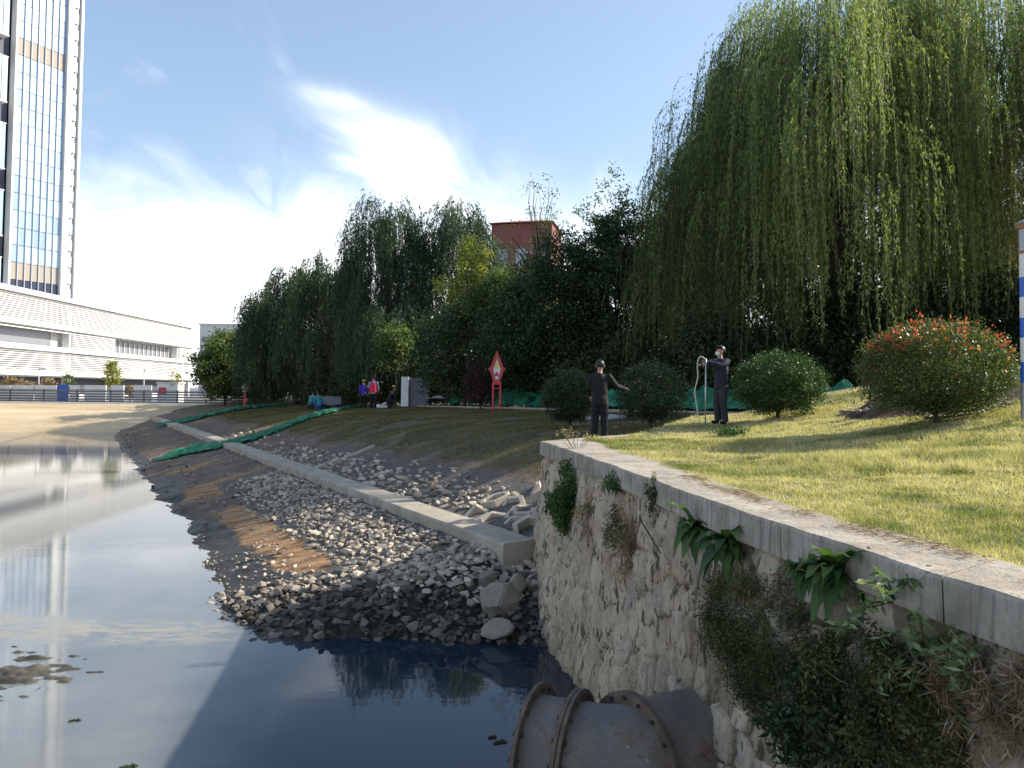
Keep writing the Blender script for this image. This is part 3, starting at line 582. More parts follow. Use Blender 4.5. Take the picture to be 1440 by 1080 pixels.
# cross rib up the slope
mb = MB(); 
rb = [(6.64, 23.3), (7.6, 23.4), (8.6, 23.5)]
for i, (s, t) in enumerate(rb):
    x, y = xy(s, t); z = float(bank_z(x, y, False)); 
    for dt, dz in ((-.1, -.2), (-.1, .06), (.1, .06), (.1, -.2)): x2, y2 = xy(s, t+dt); mb.V.append((x2, y2, z+dz))
for i in range(2):
    for k in range(4): a = i*4+k; b = i*4+(k+1) % 4; mb.F.append([a, b, b+4, a+4])
mb.F.append([3, 2, 1, 0]); mb.F.append([8, 9, 10, 11])
tag(mb.build('concrete_rib', M['beam']), 'short narrow concrete rib running uphill from the toe beam', 'concrete rib')
# path kerb + path
def strip(name, s0, s1, t0, t1, n, dz, h, mat):
    V = []
    for i in range(n):
        t = t0+(t1-t0)*i/(n-1)
        for s in (s0, s1):
            x, y = xy(s, t); z = float(pathz(t))+dz; V += [(x, y, z-h), (x, y, z)]
    F_ = []
    for i in range(n-1): a = i*4; F_ += [[a, a+1, a+5, a+4], [a+1, a+3, a+7, a+5], [a+3, a+2, a+6, a+7]]
    F_ += [[0, 2, 3, 1], [n*4-4, n*4-3, n*4-1, n*4-2]]
    me = bpy.data.meshes.new(name); me.from_pydata(V, [], F_); me.update(); return obj(name, me, mat)
tag(strip('path_kerb', 15.72, 15.86, 11, 70, 60, .09, .5, M['beam']), 'thin pale kerb along the top of the grassy bank', 'kerb')
strip('path', 15.87, 18.0, 8, 72, 60, .05, .5, simple('path_paving', (.10, .09, .075), .9))['kind'] = 'structure'
# ------------------------------------------------------------------ stones on the bank
rng = np.random.default_rng(9); random.seed(9)
def rock(seed, n=13, flat_=.6):
    r = np.random.default_rng(seed); P = r.normal(size=(n, 3)); P /= np.linalg.norm(P, axis=1, keepdims=True); P *= r.uniform(.8, 1.05, (n, 1)); P[:, 2] *= flat_; P[:, 1] *= r.uniform(.6, .95)
    bm = bmesh.new(); [bm.verts.new(p) for p in P]; bmesh.ops.convex_hull(bm, input=bm.verts[:]); bmesh.ops.triangulate(bm, faces=bm.faces[:])
    bm.verts.ensure_lookup_table(); V = np.array([v.co[:] for v in bm.verts]); Fq = np.array([[v.index for v in f.verts] for f in bm.faces]); bm.verts.index_update(); Fq = np.array([[v.index for v in f.verts] for f in bm.faces]); bm.free(); return V, Fq
protos = [rock(i) for i in range(16)]
pm = [npmesh('stone', *p) for p in protos]; pmd = [npmesh('stone', *p) for p in protos]
for q_ in pm: q_.materials.append(M['stone'])
for q_ in pmd: q_.materials.append(M['darkstone'])
cand = []
def scatter(s0, s1, t0, t1, step, size, dens=1.0, cond=None, dark=False):
    for s in np.arange(s0, s1, step):
        for t in np.arange(t0, t1, step):
            if random.random() > dens: continue
            ss = s+random.uniform(-.5, .5)*step; t2 = t+random.uniform(-.5, .5)*step; x, y = xy(ss, t2)
            if cond and not cond(x, y, ss, t2): continue
            z = float(bank_z(x, y))
            if z < -3.56: continue
            h, d1_, dr_ = hump_z(np.array([x]), np.array([y]))
            if d1_[0] > -.38 and dr_[0] > -.2: continue
            dk = dark or (y < 12.4+random.uniform(-.3, .5) and z < -3.0+random.uniform(-.2, .2)); cand.append((x, y, z, size*random.choice((random.uniform(.45, .95), random.uniform(.7, 1.5))), dk))
# left edge of the riprap field slants
edge = lambda t: np.interp(t, [9, 12, 15, 20, 24], [3.3, 4.2, 4.4, 4.4, 4.6])
scatter(3.3, 6.0, 11.2, 25, .118, .080, .97, lambda x, y, s, t: s > edge(t)+random.uniform(-.3, .25) and y > 12.9)
scatter(1.6, 6.6, 7.5, 14.5, .125, .088, .97, lambda x, y, s, t: 10.8 < y < 13.2)
scatter(3.8, 6.6, 8.5, 12.6, .095, .082, .9, lambda x, y, s, t: 10.9 < y < 12.9 and x > -2.2); scatter(2.4, 3.9, 12.0, 17, .14, .045, .5); scatter(2.4, 6, 16, 40, .22, .04, .25)
scatter(2.6, 4.4, 14, 60, .5, .07, .22, None, True)
scatter(6.7, 8.4, 14.0, 30, .17, .095, .8, lambda x, y, s, t: s < 7.9+random.uniform(-.4, .4)-max(0, t-22)*.06)
scatter(6.7, 8.2, 30, 40, .26, .10, .4)
cand.sort(key=lambda c_: (c_[0]**2+c_[1]**2)/c_[3]**2)
def eul(): return (random.uniform(-.5, .5), random.uniform(-.5, .5), random.uniform(0, 6.3))
for x, y, z, r_, dk in cand[:300]:
    o = link(bpy.data.objects.new('stone', random.choice(pmd if dk else pm))); o.parent = bank; o.location = (x, y, z+r_*.25); o.rotation_euler = eul(); o.scale = (r_, r_, r_)
for dk in (False, True):
    Vs, Fs, Ts, k = [], [], [], 0
    for x, y, z, r_, d_ in cand[300:]:
        if d_ != dk: continue
        V0, F0_ = random.choice(protos); Rm = np.array(Matrix.Rotation(random.uniform(0, 6.3), 3, 'Z') @ Matrix.Rotation(random.uniform(-.5, .5), 3, 'X')); V1 = V0 @ Rm.T*r_ + np.array([x, y, z+r_*.25])
        Vs.append(V1); Fs.append(F0_+k); k += len(V1); Ts.append(np.full(len(V1), random.random()))
    tag(obj('wet_stone' if dk else 'stone', npmesh('stone', np.concatenate(Vs), np.concatenate(Fs), False, {'tint': np.concatenate(Ts)}), M['darkstone_a' if dk else 'stone_a'], bank), kind='stuff')
print('stones', len(cand))
def boulder(u, v, D, sx, sy, sz, rz, seed, label, flat_=.8):
    r = np.random.default_rng(seed); bm = bmesh.new(); P = r.normal(size=(17, 3)); P /= np.linalg.norm(P, axis=1, keepdims=True); P *= r.uniform(.85, 1.05, (17, 1)); [bm.verts.new(p) for p in P]
    bmesh.ops.convex_hull(bm, input=bm.verts[:]); bmesh.ops.bevel(bm, geom=bm.edges[:], offset=.06, segments=2, affect='EDGES'); bmesh.ops.triangulate(bm, faces=bm.faces[:])
    bmesh.ops.subdivide_edges(bm, edges=bm.edges[:], cuts=1, use_grid_fill=True)
    for v_ in bm.verts: v_.co *= 1+.16*float(fbm(np.array(v_.co.x*3+seed), np.array(v_.co.y*3+v_.co.z*2), 5))
    me = bpy.data.meshes.new('boulder'); bm.to_mesh(me); bm.free()
    o = obj('boulder', me, M['boulder'], None, at(u, v, D)); o.scale = (sx, sy, sz); o.rotation_euler = (.2, -.15, rz); tag(o, label, 'boulder', 'boulders below the beam end')
boulder(703, 843, 11.5, .33, .28, .34, .3, 1, 'largest grey boulder leaning under the beam end by the wall')
boulder(686, 815, 11.85, .22, .2, .15, -.2, 2, 'flat brownish boulder just below the beam corner')
boulder(726, 825, 11.7, .17, .16, .24, .8, 3, 'narrow boulder wedged between the biggest boulder and the wall')
boulder(699, 883, 11.05, .27, .22, .15, .1, 4, 'low pale boulder at the water edge below the others')
# hexagonal revetment blocks
def hexblock(s, t, tilt, bury, rz, i):
    x, y = xy(s, t); z = float(bank_z(x, y, False)); R0, R1, h = .34, .235, .24; mb = MB()
    h = random.uniform(.17, .26); mtop = [random.choice((h, h, h, h*.55, h*.2)) for _ in range(6)]
    for z_ in (0, 1):
        for r_ in (R0, R1):
            for k in range(6): a = k*math.pi/3; mb.V.append(Vector((r_*math.cos(a), r_*math.sin(a), z_*mtop[k])))
    for k in range(6):
        j = (k+1) % 6; mb.F += [[k, j, 12+j, 12+k], [6+j, 6+k, 18+k, 18+j], [12+k, 12+j, 18+j, 18+k], [j, k, 6+k, 6+j]]
    o = mb.build('revetment_block', M['block'], None, False, .012, (x, y, z-bury)); o.rotation_euler = (tilt*random.uniform(-.3, .9), -tilt, rz)
    return o
k = 0
labs = []
for r_ in range(4):
    for c_ in range(6):
        s = 6.98+r_*.53+random.uniform(-.03, .03); t = 10.1+c_*.62+(r_ % 2)*.31
        x, y = xy(s, t)
        h, d1_, dr_ = hump_z(np.array([x]), np.array([y]))
        if d1_[0] > -.9 and dr_[0] > -.3: continue
        if y < 12.3 or (r_ == 3 and c_ > 2) or (c_ > 2 and random.random() < .25): continue
        o = hexblock(s, t, .34+random.uniform(-.1, .1), random.uniform(.0, .10)+.02*c_, R(30)+random.uniform(-.1, .1), k)
        tag(o, 'hollow hexagonal concrete revetment block, %s row above the beam, %s from the wall' % (('lowest', 'second', 'third', 'topmost')[r_], ('nearest', 'second', 'third', 'fourth', 'fifth', 'sixth', 'seventh', 'eighth', 'ninth')[c_]), 'revetment block', 'hexagonal revetment blocks between beam and wall'); k += 1
print('hex', k)
# ------------------------------------------------------------------ grass
rng = np.random.default_rng(12)
def blades(name, x, y, z, L, Wd, lean, tint, mat):
    n = len(x); D = np.stack([rng.normal(size=n)*lean, rng.normal(size=n)*lean, np.ones(n)], 1); D /= np.linalg.norm(D, axis=1, keepdims=True)
    a = rng.uniform(0, 6.28, n); S = np.stack([np.cos(a), np.sin(a), 0*a], 1)*Wd[:, None]/2; P = np.stack([x, y, z-.008], 1); T = P+D*L[:, None]
    V = np.stack([P-S, P+S, T], 1).reshape(-1, 3); o = obj(name, npmesh(name, V, np.arange(3*n).reshape(n, 3), False, {'tint': np.repeat(np.clip(tint, 0, 1), 3)}), M[mat])
    return tag(o, kind='stuff')
n = 900000; D_ = 2.6+14.4*rng.random(n)**.62; x = D_*rng.uniform(.0, .82, n); y = D_
h, d1, dr = hump_z(x, y); prob = np.clip(9.0/(D_**1.1), .3, 1)
frin = .10*vn(x*3, y*3, 40); keep = (d1 > -.02-frin*1.4+.05) & (dr > -.05) & (rng.random(n) < prob*.9) & (D_ < 3.2+14)
x, y, h, D_, d1 = x[keep], y[keep], h[keep], D_[keep], d1[keep]
clump = vn(x*1.2, y*1.2, 50)*.6+vn(x*4, y*4, 51)*.4; keep = rng.random(len(x)) < np.clip((clump*.6+.4*vn(x*9, y*9, 56))*2.6-.6, .06, 1); x, y, h, D_, d1, clump = (q_[keep] for q_ in (x, y, h, D_, d1, clump))
gpatch = np.exp(-((x-2.9)/.55)**2-((y-4.6)/.8)**2)+.6*sstep(vn(x*.9+5, y*.6+2, 88), .6, .85); tint = .88-.5*gpatch-.55*sstep(vn(x*.55+3, y*.8, 52)*.5+vn(x*2.2, y*2.2, 53)*.5, .42, .85)+.5*(vn(x*7, y*7, 54)-.5)+rng.normal(size=len(x))*.16
tall = 1+1.3*sstep(vn(x*.9, y*.9, 55), .6, .85)
tag(blades('grass', x, y, np.maximum(h-.012, -.83), rng.uniform(.02, .055, len(x))*tall, .003+.0009*D_, .75, tint, 'grass'), 'short dry yellow green turf on the lawn', 'grass'); print('blades', len(x))
n = 190000; s = rng.uniform(8.2, 15.7, n); t = 9+46*rng.random(n)**1.4; x, y = xy(s, t); h, d1, dr = hump_z(x, y); ok = ~((d1 > -.4) & (dr > -.2)) & (rng.random(n) < sstep(s+fbm(x, y, 57)*1.6, 8.2, 9.2)) & (vn(x*1.1, y*1.1, 58) > .2)
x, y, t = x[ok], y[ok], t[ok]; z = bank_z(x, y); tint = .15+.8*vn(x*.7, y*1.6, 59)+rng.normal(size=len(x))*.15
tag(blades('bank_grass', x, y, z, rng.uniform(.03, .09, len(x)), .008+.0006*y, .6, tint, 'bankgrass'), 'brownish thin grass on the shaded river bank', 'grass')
rng = np.random.default_rng(15); n = 5200; k = rng.integers(60, len(P0)-2, n); f = rng.beta(1.3, 2.6, n)*.55; To_i = np.stack([np.interp(k/len(P0)*259, np.arange(260), resample(OUT, 260)[:, q_]) for q_ in range(3)], 1); Pc = P0[k]*(1-f[:, None])+To_i*f[:, None]
ok = vn(Pc[:, 0]*3, Pc[:, 1]*3, 77) > .45; Pc = Pc[ok]; n = len(Pc); Pc[:, 2] = -.812+rng.uniform(0, .012, n); Dl = rng.normal(size=(n, 3)); Dl[:, 2] = np.abs(Dl[:, 2])*.12
tag(obj('dry_litter', leafmesh('dry_litter', Pc, Dl, rng.uniform(.03, .08, n), rng.uniform(.003, .006, n), rng.uniform(0, 1, n), tri=True), M['dryweed']), 'dry straw scattered along the lawn edge of the coping', 'litter', None, 'stuff')
for i, (u, v, w_) in enumerate(((105, 1013, .10), (180, 1078, .14), (703, 1043, .12), (692, 1036, .08))):
    p = atz(u, v, -3.49); o = obj('driftwood', MB().box((0, 0, 0), (w_*1.3, w_*.14, .02), .4, .7).box((w_*.3, w_*.2, .0), (w_*.8, w_*.1, .02), -.8, .6).box((-w_*.2, w_*.1, .0), (w_*.5, w_*.3, .012), 1.2, .5).mesh('driftwood'), M['rib'], None, p); tag(o, ('small dark floating scrap left of the water middle', 'dark floating scrap at the bottom left water edge', 'dark broken wood scrap floating nearest the pipe mouth', 'smaller dark scrap floating just off the pipe mouth')[i], 'driftwood')
# ------------------------------------------------------------------ pipe
pipe = empty('drain_pipe', at(850, 1060, 5.9), 'fat rusty flanged outfall pipe elbow sticking out of the wall above the water', 'pipe')
pb = Vector(pipe.location); RP = .44
p1 = at(893, 1072, 5.85); p2 = at(808, 1070, 5.88); p3 = p2+Vector((-.30, .12, 0)); p_r = p1+Vector((.27, .15, 0))
for p in (p_r, p1, p2, p3): p.z = -2.76
def bez(a, b, c, n): return [a*(1-q_)**2+b*2*q_*(1-q_)+c*q_*q_ for q_ in [i/(n-1) for i in range(n)]]
dL = (p3-p2).normalized(); dR = (p_r-p1).normalized()
ctrl = (p1+p2)/2 + Vector((0, -.07, 0))
dR = (p_r-p1).normalized(); k1, k2 = p1-dR*.17, p2-dL*.17; curve = [p1*(1-q_)**3+k1*3*q_*(1-q_)**2+k2*3*q_*q_*(1-q_)+p2*q_**3 for q_ in [i/17 for i in range(18)]]
def seg_tube(pts, r_, name, mat, k=48): return MB().tube([p-pb for p in pts], r_, k, False).build(name, mat, pipe, True)
seg_tube([p_r+dR*.5, p_r, p1], RP, 'wall_section', M['pipe']); seg_tube(curve, RP, 'elbow_section', M['pipe'])
# left section open at its end: outer and inner skin
prof = [(p2, RP), (p2+(p3-p2)*.5, RP*.99), (p3, RP)]
mb = MB(); mb.tube([p-pb for p, _ in prof], [r_ for _, r_ in prof], 48, False); n0 = len(mb.V); mb.tube([p-pb for p, _ in prof], [r_-.03 for _, r_ in prof], 48, False); mb.build('mouth_section', M['pipe'], pipe, True)
boltm = MB().tube([(0, 0, -.035), (0, 0, .035)], .017, 6).mesh('bolt'); boltm.materials.append(M['bolt'])
def flange(p, d, r1=RP+.085, th=.028):
    d = d.normalized(); q_ = d.to_track_quat('Z', 'Y'); V, F_ = [], []; k = 56
    for j in range(k):
        a = 2*math.pi*j/k
        for r_, z in ((RP-.03, -th/2), (r1, -th/2), (r1, th/2), (RP-.03, th/2)): V.append(q_ @ Vector((r_*math.cos(a), r_*math.sin(a), z)))
    for j in range(k):
        for e in range(4): F_.append([j*4+e, j*4+(e+1) % 4, ((j+1) % k)*4+(e+1) % 4, ((j+1) % k)*4+e])
    me = bpy.data.meshes.new('flange'); me.from_pydata(V, [], F_); me.update(); f = obj('flange', me, M['flange'], pipe, p-pb)
    for j in range(18):
        a = 2*math.pi*j/18; o = link(bpy.data.objects.new('bolt', boltm)); o.parent = f; o.location = q_ @ Vector(((RP+.045)*math.cos(a), (RP+.045)*math.sin(a), 0)); o.rotation_mode = 'QUATERNION'; o.rotation_quaternion = q_
for p, d in ((p3-dL*.016, dL), (p2+dL*.018, dL), (p2-dL*.018, dL), (p1-dR*.018, dR), (p1+dR*.018, dR)): flange(p, d)
# ------------------------------------------------------------------ wall plants
def onwall(u, v, outw=.06):
    """point of the wall face seen at pixel"""
    best = None; r = ray(u, v); r = np.array(r/r.y)
    ll = np.arange(CORN, LW-.1, .05); hh = np.arange(0, 2.9, .05); A_, B_ = np.meshgrid(ll, hh); P = wallpt(A_, B_, outw).reshape(-1, 3); Q = P[:, 1:2]*r
    i = np.argmin(((P-Q)**2).sum(1)*1000/(P[:, 1]**2)); return Vector(P[i])
def plant(u, v, w, h, nl, leaf, mat, label, out_=.22, hang=.5, seed=0, D=None, cl=24, name='wall_plant', group='plants growing out of the retaining wall', stems=10):
    """leafy clump rooted in the wall, w/h in metres"""
    global rng; rng = np.random.default_rng(500+seed); random.seed(500+seed); b = onwall(u, v); root = empty(name, b, label, 'plant', group)
    nrm = Vector((-.95, -.3, 0)); tg = Vector((.3, -.95, 0)); C = []
    for i in range(cl):
        a = random.uniform(-1, 1); e = random.uniform(-1, 1)*math.sqrt(max(0, 1-a*a)); C.append(tg*(a*w/2)+Vector((0, 0, e*h/2-hang*h/2))+nrm*(random.uniform(.1, 1)*out_*math.sqrt(max(.1, 1-(a*a+e*e)*.6))))
    mb = MB()
    for c_ in random.sample(C, min(stems, cl)): mb.tube([Vector((0, 0, 0)), c_*.5+nrm*.05, c_], [.006, .004, .002], 4, False)
    mb.build('stem', M['greenstem'], root)
    C = np.array([c_[:] for c_ in C]); k = rng.integers(0, cl, nl); P = C[k]+np.clip(rng.normal(size=(nl, 3)), -1.5, 1.5)*np.array([w*.7, w, h])*(.09 if cl < 60 else .055)
    ct = rng.uniform(.1, .8, cl); obj('foliage', leafmesh('foliage', P, rdir(nl, -.3), leaf[0]*rng.uniform(.6, 1.3, nl), leaf[1]*rng.uniform(.6, 1.2, nl), np.clip(ct[k]+rng.normal(size=nl)*.18, 0, 1)), M[mat], root); return root, C
plant(800, 690, .62, .85, 5200, (.05, .028), 'weed', 'bushy bright green weed hanging at the far end of the wall', .28, .25, 1, cl=34)
plant(828, 712, .25, .5, 700, (.03, .012), 'dryweed', 'dry brown weed on the right side of the bushy green weed', .2, .5, 2)
plant(868, 688, .30, .22, 260, (.13, .012), 'weed', 'thin grass tuft sprouting just under the coping joint', .1, -.6, 3, cl=8)
plant(880, 742, .42, .7, 1300, (.05, .010), 'dryweed', 'tangle of dry straw weeds on the middle of the wall', .12, .5, 4)
plant(868, 735, .4, .5, 900, (.035, .016), 'moss', 'olive creeping weed beside the dry straw weeds', .1, .4, 5)
plant(922, 706, .14, .34, 260, (.05, .018), 'moss', 'small upright weed with pale flower head under the coping', .08, -.4, 6, cl=8)
plant(1075, 860, 1.15, .95, 22000, (.022, .011), 'moss', 'wide dark olive creeper matted over the wall below broad leaves', .10, .35, 7, cl=80)
plant(1250, 985, .95, .75, 15000, (.030, .016), 'moss', 'dark creeper mass covering the lower right of the wall', .2, .1, 8, cl=80)
plant(1180, 1030, .8, .6, 3000, (.06, .024), 'bushdark', 'dark leafy bush at the foot of the wall below the creeper', .25, .1, 9, cl=40)
plant(1395, 975, .5, .55, 1700, (.09, .008), 'dryweed', 'dry grass tangle in the hollow under the broken coping', .1, .2, 10, cl=20)
def bigleaf(u, v, n, L, label, seed, spread=1.0):
    """rosette of long broad drooping leaves"""
    random.seed(700+seed); b = onwall(u, v, .08); root = empty('broadleaf_plant', b, label, 'plant', 'broad leaved plants under the coping')
    for i in range(n):
        a = R(random.uniform(-175, -5))*1.0; hd = Vector((math.cos(a)*.9-.35, math.sin(a)*.75-.25, 0)).normalized(); l = L*random.uniform(.7, 1.15); w = l*random.uniform(.30, .40); V, F_ = [], []; sd_ = hd.cross(Vector((0, 0, 1))); lift = random.uniform(.3, 1.7)
        for k in range(9):
            q_ = k/8; c_ = hd*(l*(q_*.85))*(1-.25*q_*(1-lift)) + Vector((0, 0, l*(lift*q_-1.05*q_*q_))); ww = w/2*math.sin(math.pi*min(1, q_**.75*.97+.03))*(1 if q_ > .12 else .3); wob = .012*math.sin(k*2.1+i)
            V += [c_-sd_*ww+Vector((0, 0, ww*.35+wob)), c_, c_+sd_*ww+Vector((0, 0, ww*.35-wob))]
        for k in range(8):
            for e in (0, 1): j = k*3+e; F_.append([j, j+1, j+4, j+3])
        me = npmesh('leaf', [v_[:] for v_ in V], F_, True, {'tint': list(np.clip(random.uniform(.05, .75)+np.repeat(np.linspace(-.12, .2, 9), 3)+np.tile([0, .18, 0], 9), 0, 1))}); obj('leaf', me, M['weed'], root)
bigleaf(978, 745, 20, .30, 'broad leaved plant under the coping, left of its two neighbours', 1)
bigleaf(1022, 770, 22, .32, 'broad drooping leaf plant in the middle under the coping', 2)
bigleaf(1135, 815, 13, .23, 'small dark broad leaf plant touching the largest rosette', 3)
bigleaf(1180, 815, 26, .29, 'largest bright broad leaf rosette hanging under the coping', 4)
def branchy(u, v, label, seed, n=9, L=.5):
    global rng; rng = np.random.default_rng(800+seed); random.seed(800+seed); b = onwall(u, v, .05); root = empty('branching_plant', b, label, 'plant', 'sunlit branching plants on the wall'); mb = MB(); P, D = [], []
    for i in range(n):
        a = random.uniform(-2.7, -.5); d = Vector((math.cos(a)*.8-.3, math.sin(a)*.8, random.uniform(-.55, .9))).normalized(); l = L*random.uniform(.6, 1.1); pts = [Vector((0, 0, 0)), d*l*.5+Vector((0, 0, .03)), d*l+Vector((0, 0, -.05))]
        mb.tube(pts, [.005, .004, .002], 4, False)
        for k in range(16): q_ = random.uniform(.3, 1.02); c_ = pts[1].lerp(pts[2], max(0, q_*2-1)) if q_ > .5 else pts[1]*q_*2; P.append(c_); D.append(Vector((random.gauss(0, 1), random.gauss(0, 1), random.gauss(-.15, .6))))
    mb.build('stem', M['greenstem'], root); nP = len(P); obj('foliage', leafmesh('foliage', np.array([p[:] for p in P]), np.array([p[:] for p in D]), rng.uniform(.04, .085, nP), rng.uniform(.016, .028, nP), rng.uniform(0, 1, nP)), M['sunlitleaf'], root)
branchy(1255, 850, 'sunlit pale leaved plant standing out from the coping face', 1, 12, .42)
branchy(1295, 905, 'sunlit shiny leaved plant drooping below its taller neighbour', 2, 12, .40)
branchy(1375, 915, 'small yellow flowering plant beside the broken coping', 3, 7, .22)
# dead flower stalks by the corner of the coping
cp = at(812, 628, 11.2); cp.z = -.82; rt_ = empty('dry_stalk', cp, 'dry seed heads standing on the coping near its far corner', 'plant'); random.seed(4); mb = MB(); P = []
for i in range(14):
    tpt = Vector((random.uniform(-.32, .32), random.uniform(-.1, .1), random.uniform(.1, .28))); mb.tube([(tpt.x*.3, 0, -.02), tpt], .003, 4); P += [tpt+Vector((random.gauss(0, .02), random.gauss(0, .02), random.gauss(0, .02))) for _ in range(12)]
mb.build('stem', M['twig'], rt_); rng = np.random.default_rng(3); P = np.array([p[:] for p in P]); obj('seed_head', leafmesh('seed_head', P, rdir(len(P)), .03, .02, rng.uniform(.4, 1, len(P))), M['dryweed'], rt_)
# stick leaning on the wall
a = onwall(900, 728, .08); b = onwall(930, 778, .16); tag(MB().tube([a, (a+b)/2, b], [.007, .008, .006], 6).build('stick', M['rib']), 'thin dark stick stuck out of the wall face', 'stick')
# green weed tuft on the lawn
p = hit(1028, 612); leafy('lawn_weed', 0, 0, [(0, 0, .05, .28, .05)], 500, (.07, .025), 'weed', 'bright green leafy weed in the lawn near the standing person', 'plant', None, clusters=20, cl_r=.05, base=p, trunk=False, seed=77, name_crown='foliage')
# ------------------------------------------------------------------ bushes
def bush(u, vb, D, w, h, mat, nl, leaf, label, seed, tw=.0, extra=None, z0=.12, group='rounded bushes along the path', cl=420):
    p = at(u, vb, D); p.z = min(p.z, ground_z(p.x, p.y)+.02) if False else ground_z(p.x, p.y); hh = at(u, vb-h, D).z-p.z; ww = w/F*D
    L = [(0, 0, hh*.55, ww*.45, hh*.42), (-ww*.2, .1, hh*.47, ww*.29, hh*.36), (ww*.2, -.1, hh*.47, ww*.29, hh*.36), (0, 0, hh*.38, ww*.34, hh*.24)]
    rb_ = random.Random(seed*7)
    for _ in range(9):
        a = rb_.uniform(0, 6.28); e = rb_.uniform(-.1, 1.2); L.append((math.cos(a)*math.cos(e)*ww*.36, math.sin(a)*math.cos(e)*ww*.36, hh*.5+math.sin(e)*hh*.33, ww*rb_.uniform(.09, .15), hh*rb_.uniform(.09, .16)))
    return leafy('bush', p.x, p.y, L, nl, leaf, mat, label, 'bush', group, r0=.04, fork=.12, clusters=cl, cl_r=.075*ww/1.5, base=p, surf=.86, seed=seed, tips=22, extra=extra)
bush(1094, 585, 15.2, 124, 90, 'bush', 30000, (.045, .026), 'rounded bright green bush right of the standing person with the rod', 1)
bush(915, 583, 18.9, 102, 76, 'bushdark', 15000, (.05, .03), 'round dark shaded bush behind the reaching arm', 2)
bush(801, 585, 20.5, 76, 68, 'bushdark', 13000, (.055, .035), 'green bush left of the person in black', 3)
def redtips(root, C, b):
    n = 1800; k = rng.integers(0, len(C), n*4); z = C[k, 2]; pr = sstep(z, .7, 1.2)*.9+.03; k = k[(rng.random(n*4) < pr*(.15+.85*(vn(C[k, 0]*4, C[k, 1]*4+C[k, 2]*2, 9) > .5)))][:n]; c0 = np.array([0, 0, .5]); d = C[k]-c0; d /= np.linalg.norm(d, axis=1, keepdims=True)
    P = C[k]+d*rng.uniform(.02, .12, (len(k), 1))+rng.normal(size=(len(k), 3))*.045; obj('red_shoot', leafmesh('red_shoot', P, d+rdir(len(k))*.6, rng.uniform(.04, .075, len(k)), rng.uniform(.018, .03, len(k)), rng.uniform(0, 1, len(k))), M['redleaf'], root)['kind'] = 'stuff'
bush(1316, 564, 11.3, 196, 112, 'photinia', 40000, (.045, .024), 'wide domed photinia bush with red new shoots by the striped pole', 4, extra=redtips, cl=600)
bush(676, 566, 33, 54, 62, 'purple', 6000, (.07, .045), 'dark maroon round bush behind the red diamond sign', 5)
# ------------------------------------------------------------------ trees
G_ = 'weeping willows'
willow(11.8, 29.3, 16.4, 5.9, 1.8, 320, 22, 'huge weeping willow overhanging the black clad person, its curtain nearly reaching the bushes', seed=1, lmax=7, r0=.30, leaf=(.13, .04), spacing=.07)
willow(18.6, 31.0, 18.5, 6.5, 3.4, 260, 21, 'tallest weeping willow at the right edge with its forked trunk showing', seed=2, lmax=6.5, r0=.34, leaf=(.13, .042), spacing=.08)
willow(19.8, 25.5, 12.5, 4.4, 2.2, 110, 16, 'yellowing willow behind the striped pole', mat='willow_dry', seed=3, lmax=5, leaf=(.14, .035), spacing=.08)
willow(8.1, 29.0, 11.2, 2.6, 1.0, 130, 17, 'lower left flank willow with curtains beside the sapling', seed=12, lmax=5.5, leaf=(.13, .036), spacing=.072)
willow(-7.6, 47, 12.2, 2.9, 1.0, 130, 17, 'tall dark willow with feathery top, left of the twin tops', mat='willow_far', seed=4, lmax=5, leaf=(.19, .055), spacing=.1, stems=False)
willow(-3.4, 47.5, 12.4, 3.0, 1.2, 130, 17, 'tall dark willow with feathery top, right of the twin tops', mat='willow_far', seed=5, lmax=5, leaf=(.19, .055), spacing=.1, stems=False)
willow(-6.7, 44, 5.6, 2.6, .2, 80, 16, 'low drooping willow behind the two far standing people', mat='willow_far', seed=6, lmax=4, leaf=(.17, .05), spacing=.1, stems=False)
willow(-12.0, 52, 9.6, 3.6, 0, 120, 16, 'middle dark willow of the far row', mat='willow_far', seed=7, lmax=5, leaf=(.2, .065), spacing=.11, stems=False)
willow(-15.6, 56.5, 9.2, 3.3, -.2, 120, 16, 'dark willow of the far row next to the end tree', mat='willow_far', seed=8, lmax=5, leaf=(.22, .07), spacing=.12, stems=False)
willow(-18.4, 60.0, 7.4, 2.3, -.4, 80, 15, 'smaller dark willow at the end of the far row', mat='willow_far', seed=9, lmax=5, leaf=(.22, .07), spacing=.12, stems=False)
TG = 'broadleaved trees along the path'
leafy('broadleaf_tree', -23.6, 64.5, [(0, 0, 3.4, 2.5, 2.7), (-.9, 0, 2.4, 1.6, 1.8), (1.2, 0, 4.2, 1.4, 1.5)], 15000, (.26, .16), 'palegreen', 'light green rounded tree at the far left end of the tree row', 'tree', TG, clusters=150, cl_r=.3, seed=1)
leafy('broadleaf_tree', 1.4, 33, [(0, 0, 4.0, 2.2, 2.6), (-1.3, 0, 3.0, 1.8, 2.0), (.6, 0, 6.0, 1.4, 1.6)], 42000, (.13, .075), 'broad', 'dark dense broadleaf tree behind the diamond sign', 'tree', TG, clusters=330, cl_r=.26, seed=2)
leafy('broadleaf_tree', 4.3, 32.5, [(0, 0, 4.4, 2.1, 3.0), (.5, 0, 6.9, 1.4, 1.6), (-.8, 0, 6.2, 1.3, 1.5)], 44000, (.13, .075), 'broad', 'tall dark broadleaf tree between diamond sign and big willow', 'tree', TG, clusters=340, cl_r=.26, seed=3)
leafy('broadleaf_tree', -2.2, 37, [(0, 0, 2.8, 2.6, 2.3), (1.2, 0, 4.0, 1.6, 1.6)], 22000, (.15, .09), 'broad', 'low dark broadleaf tree over the grey cabinet', 'tree', TG, clusters=220, cl_r=.28, seed=4)
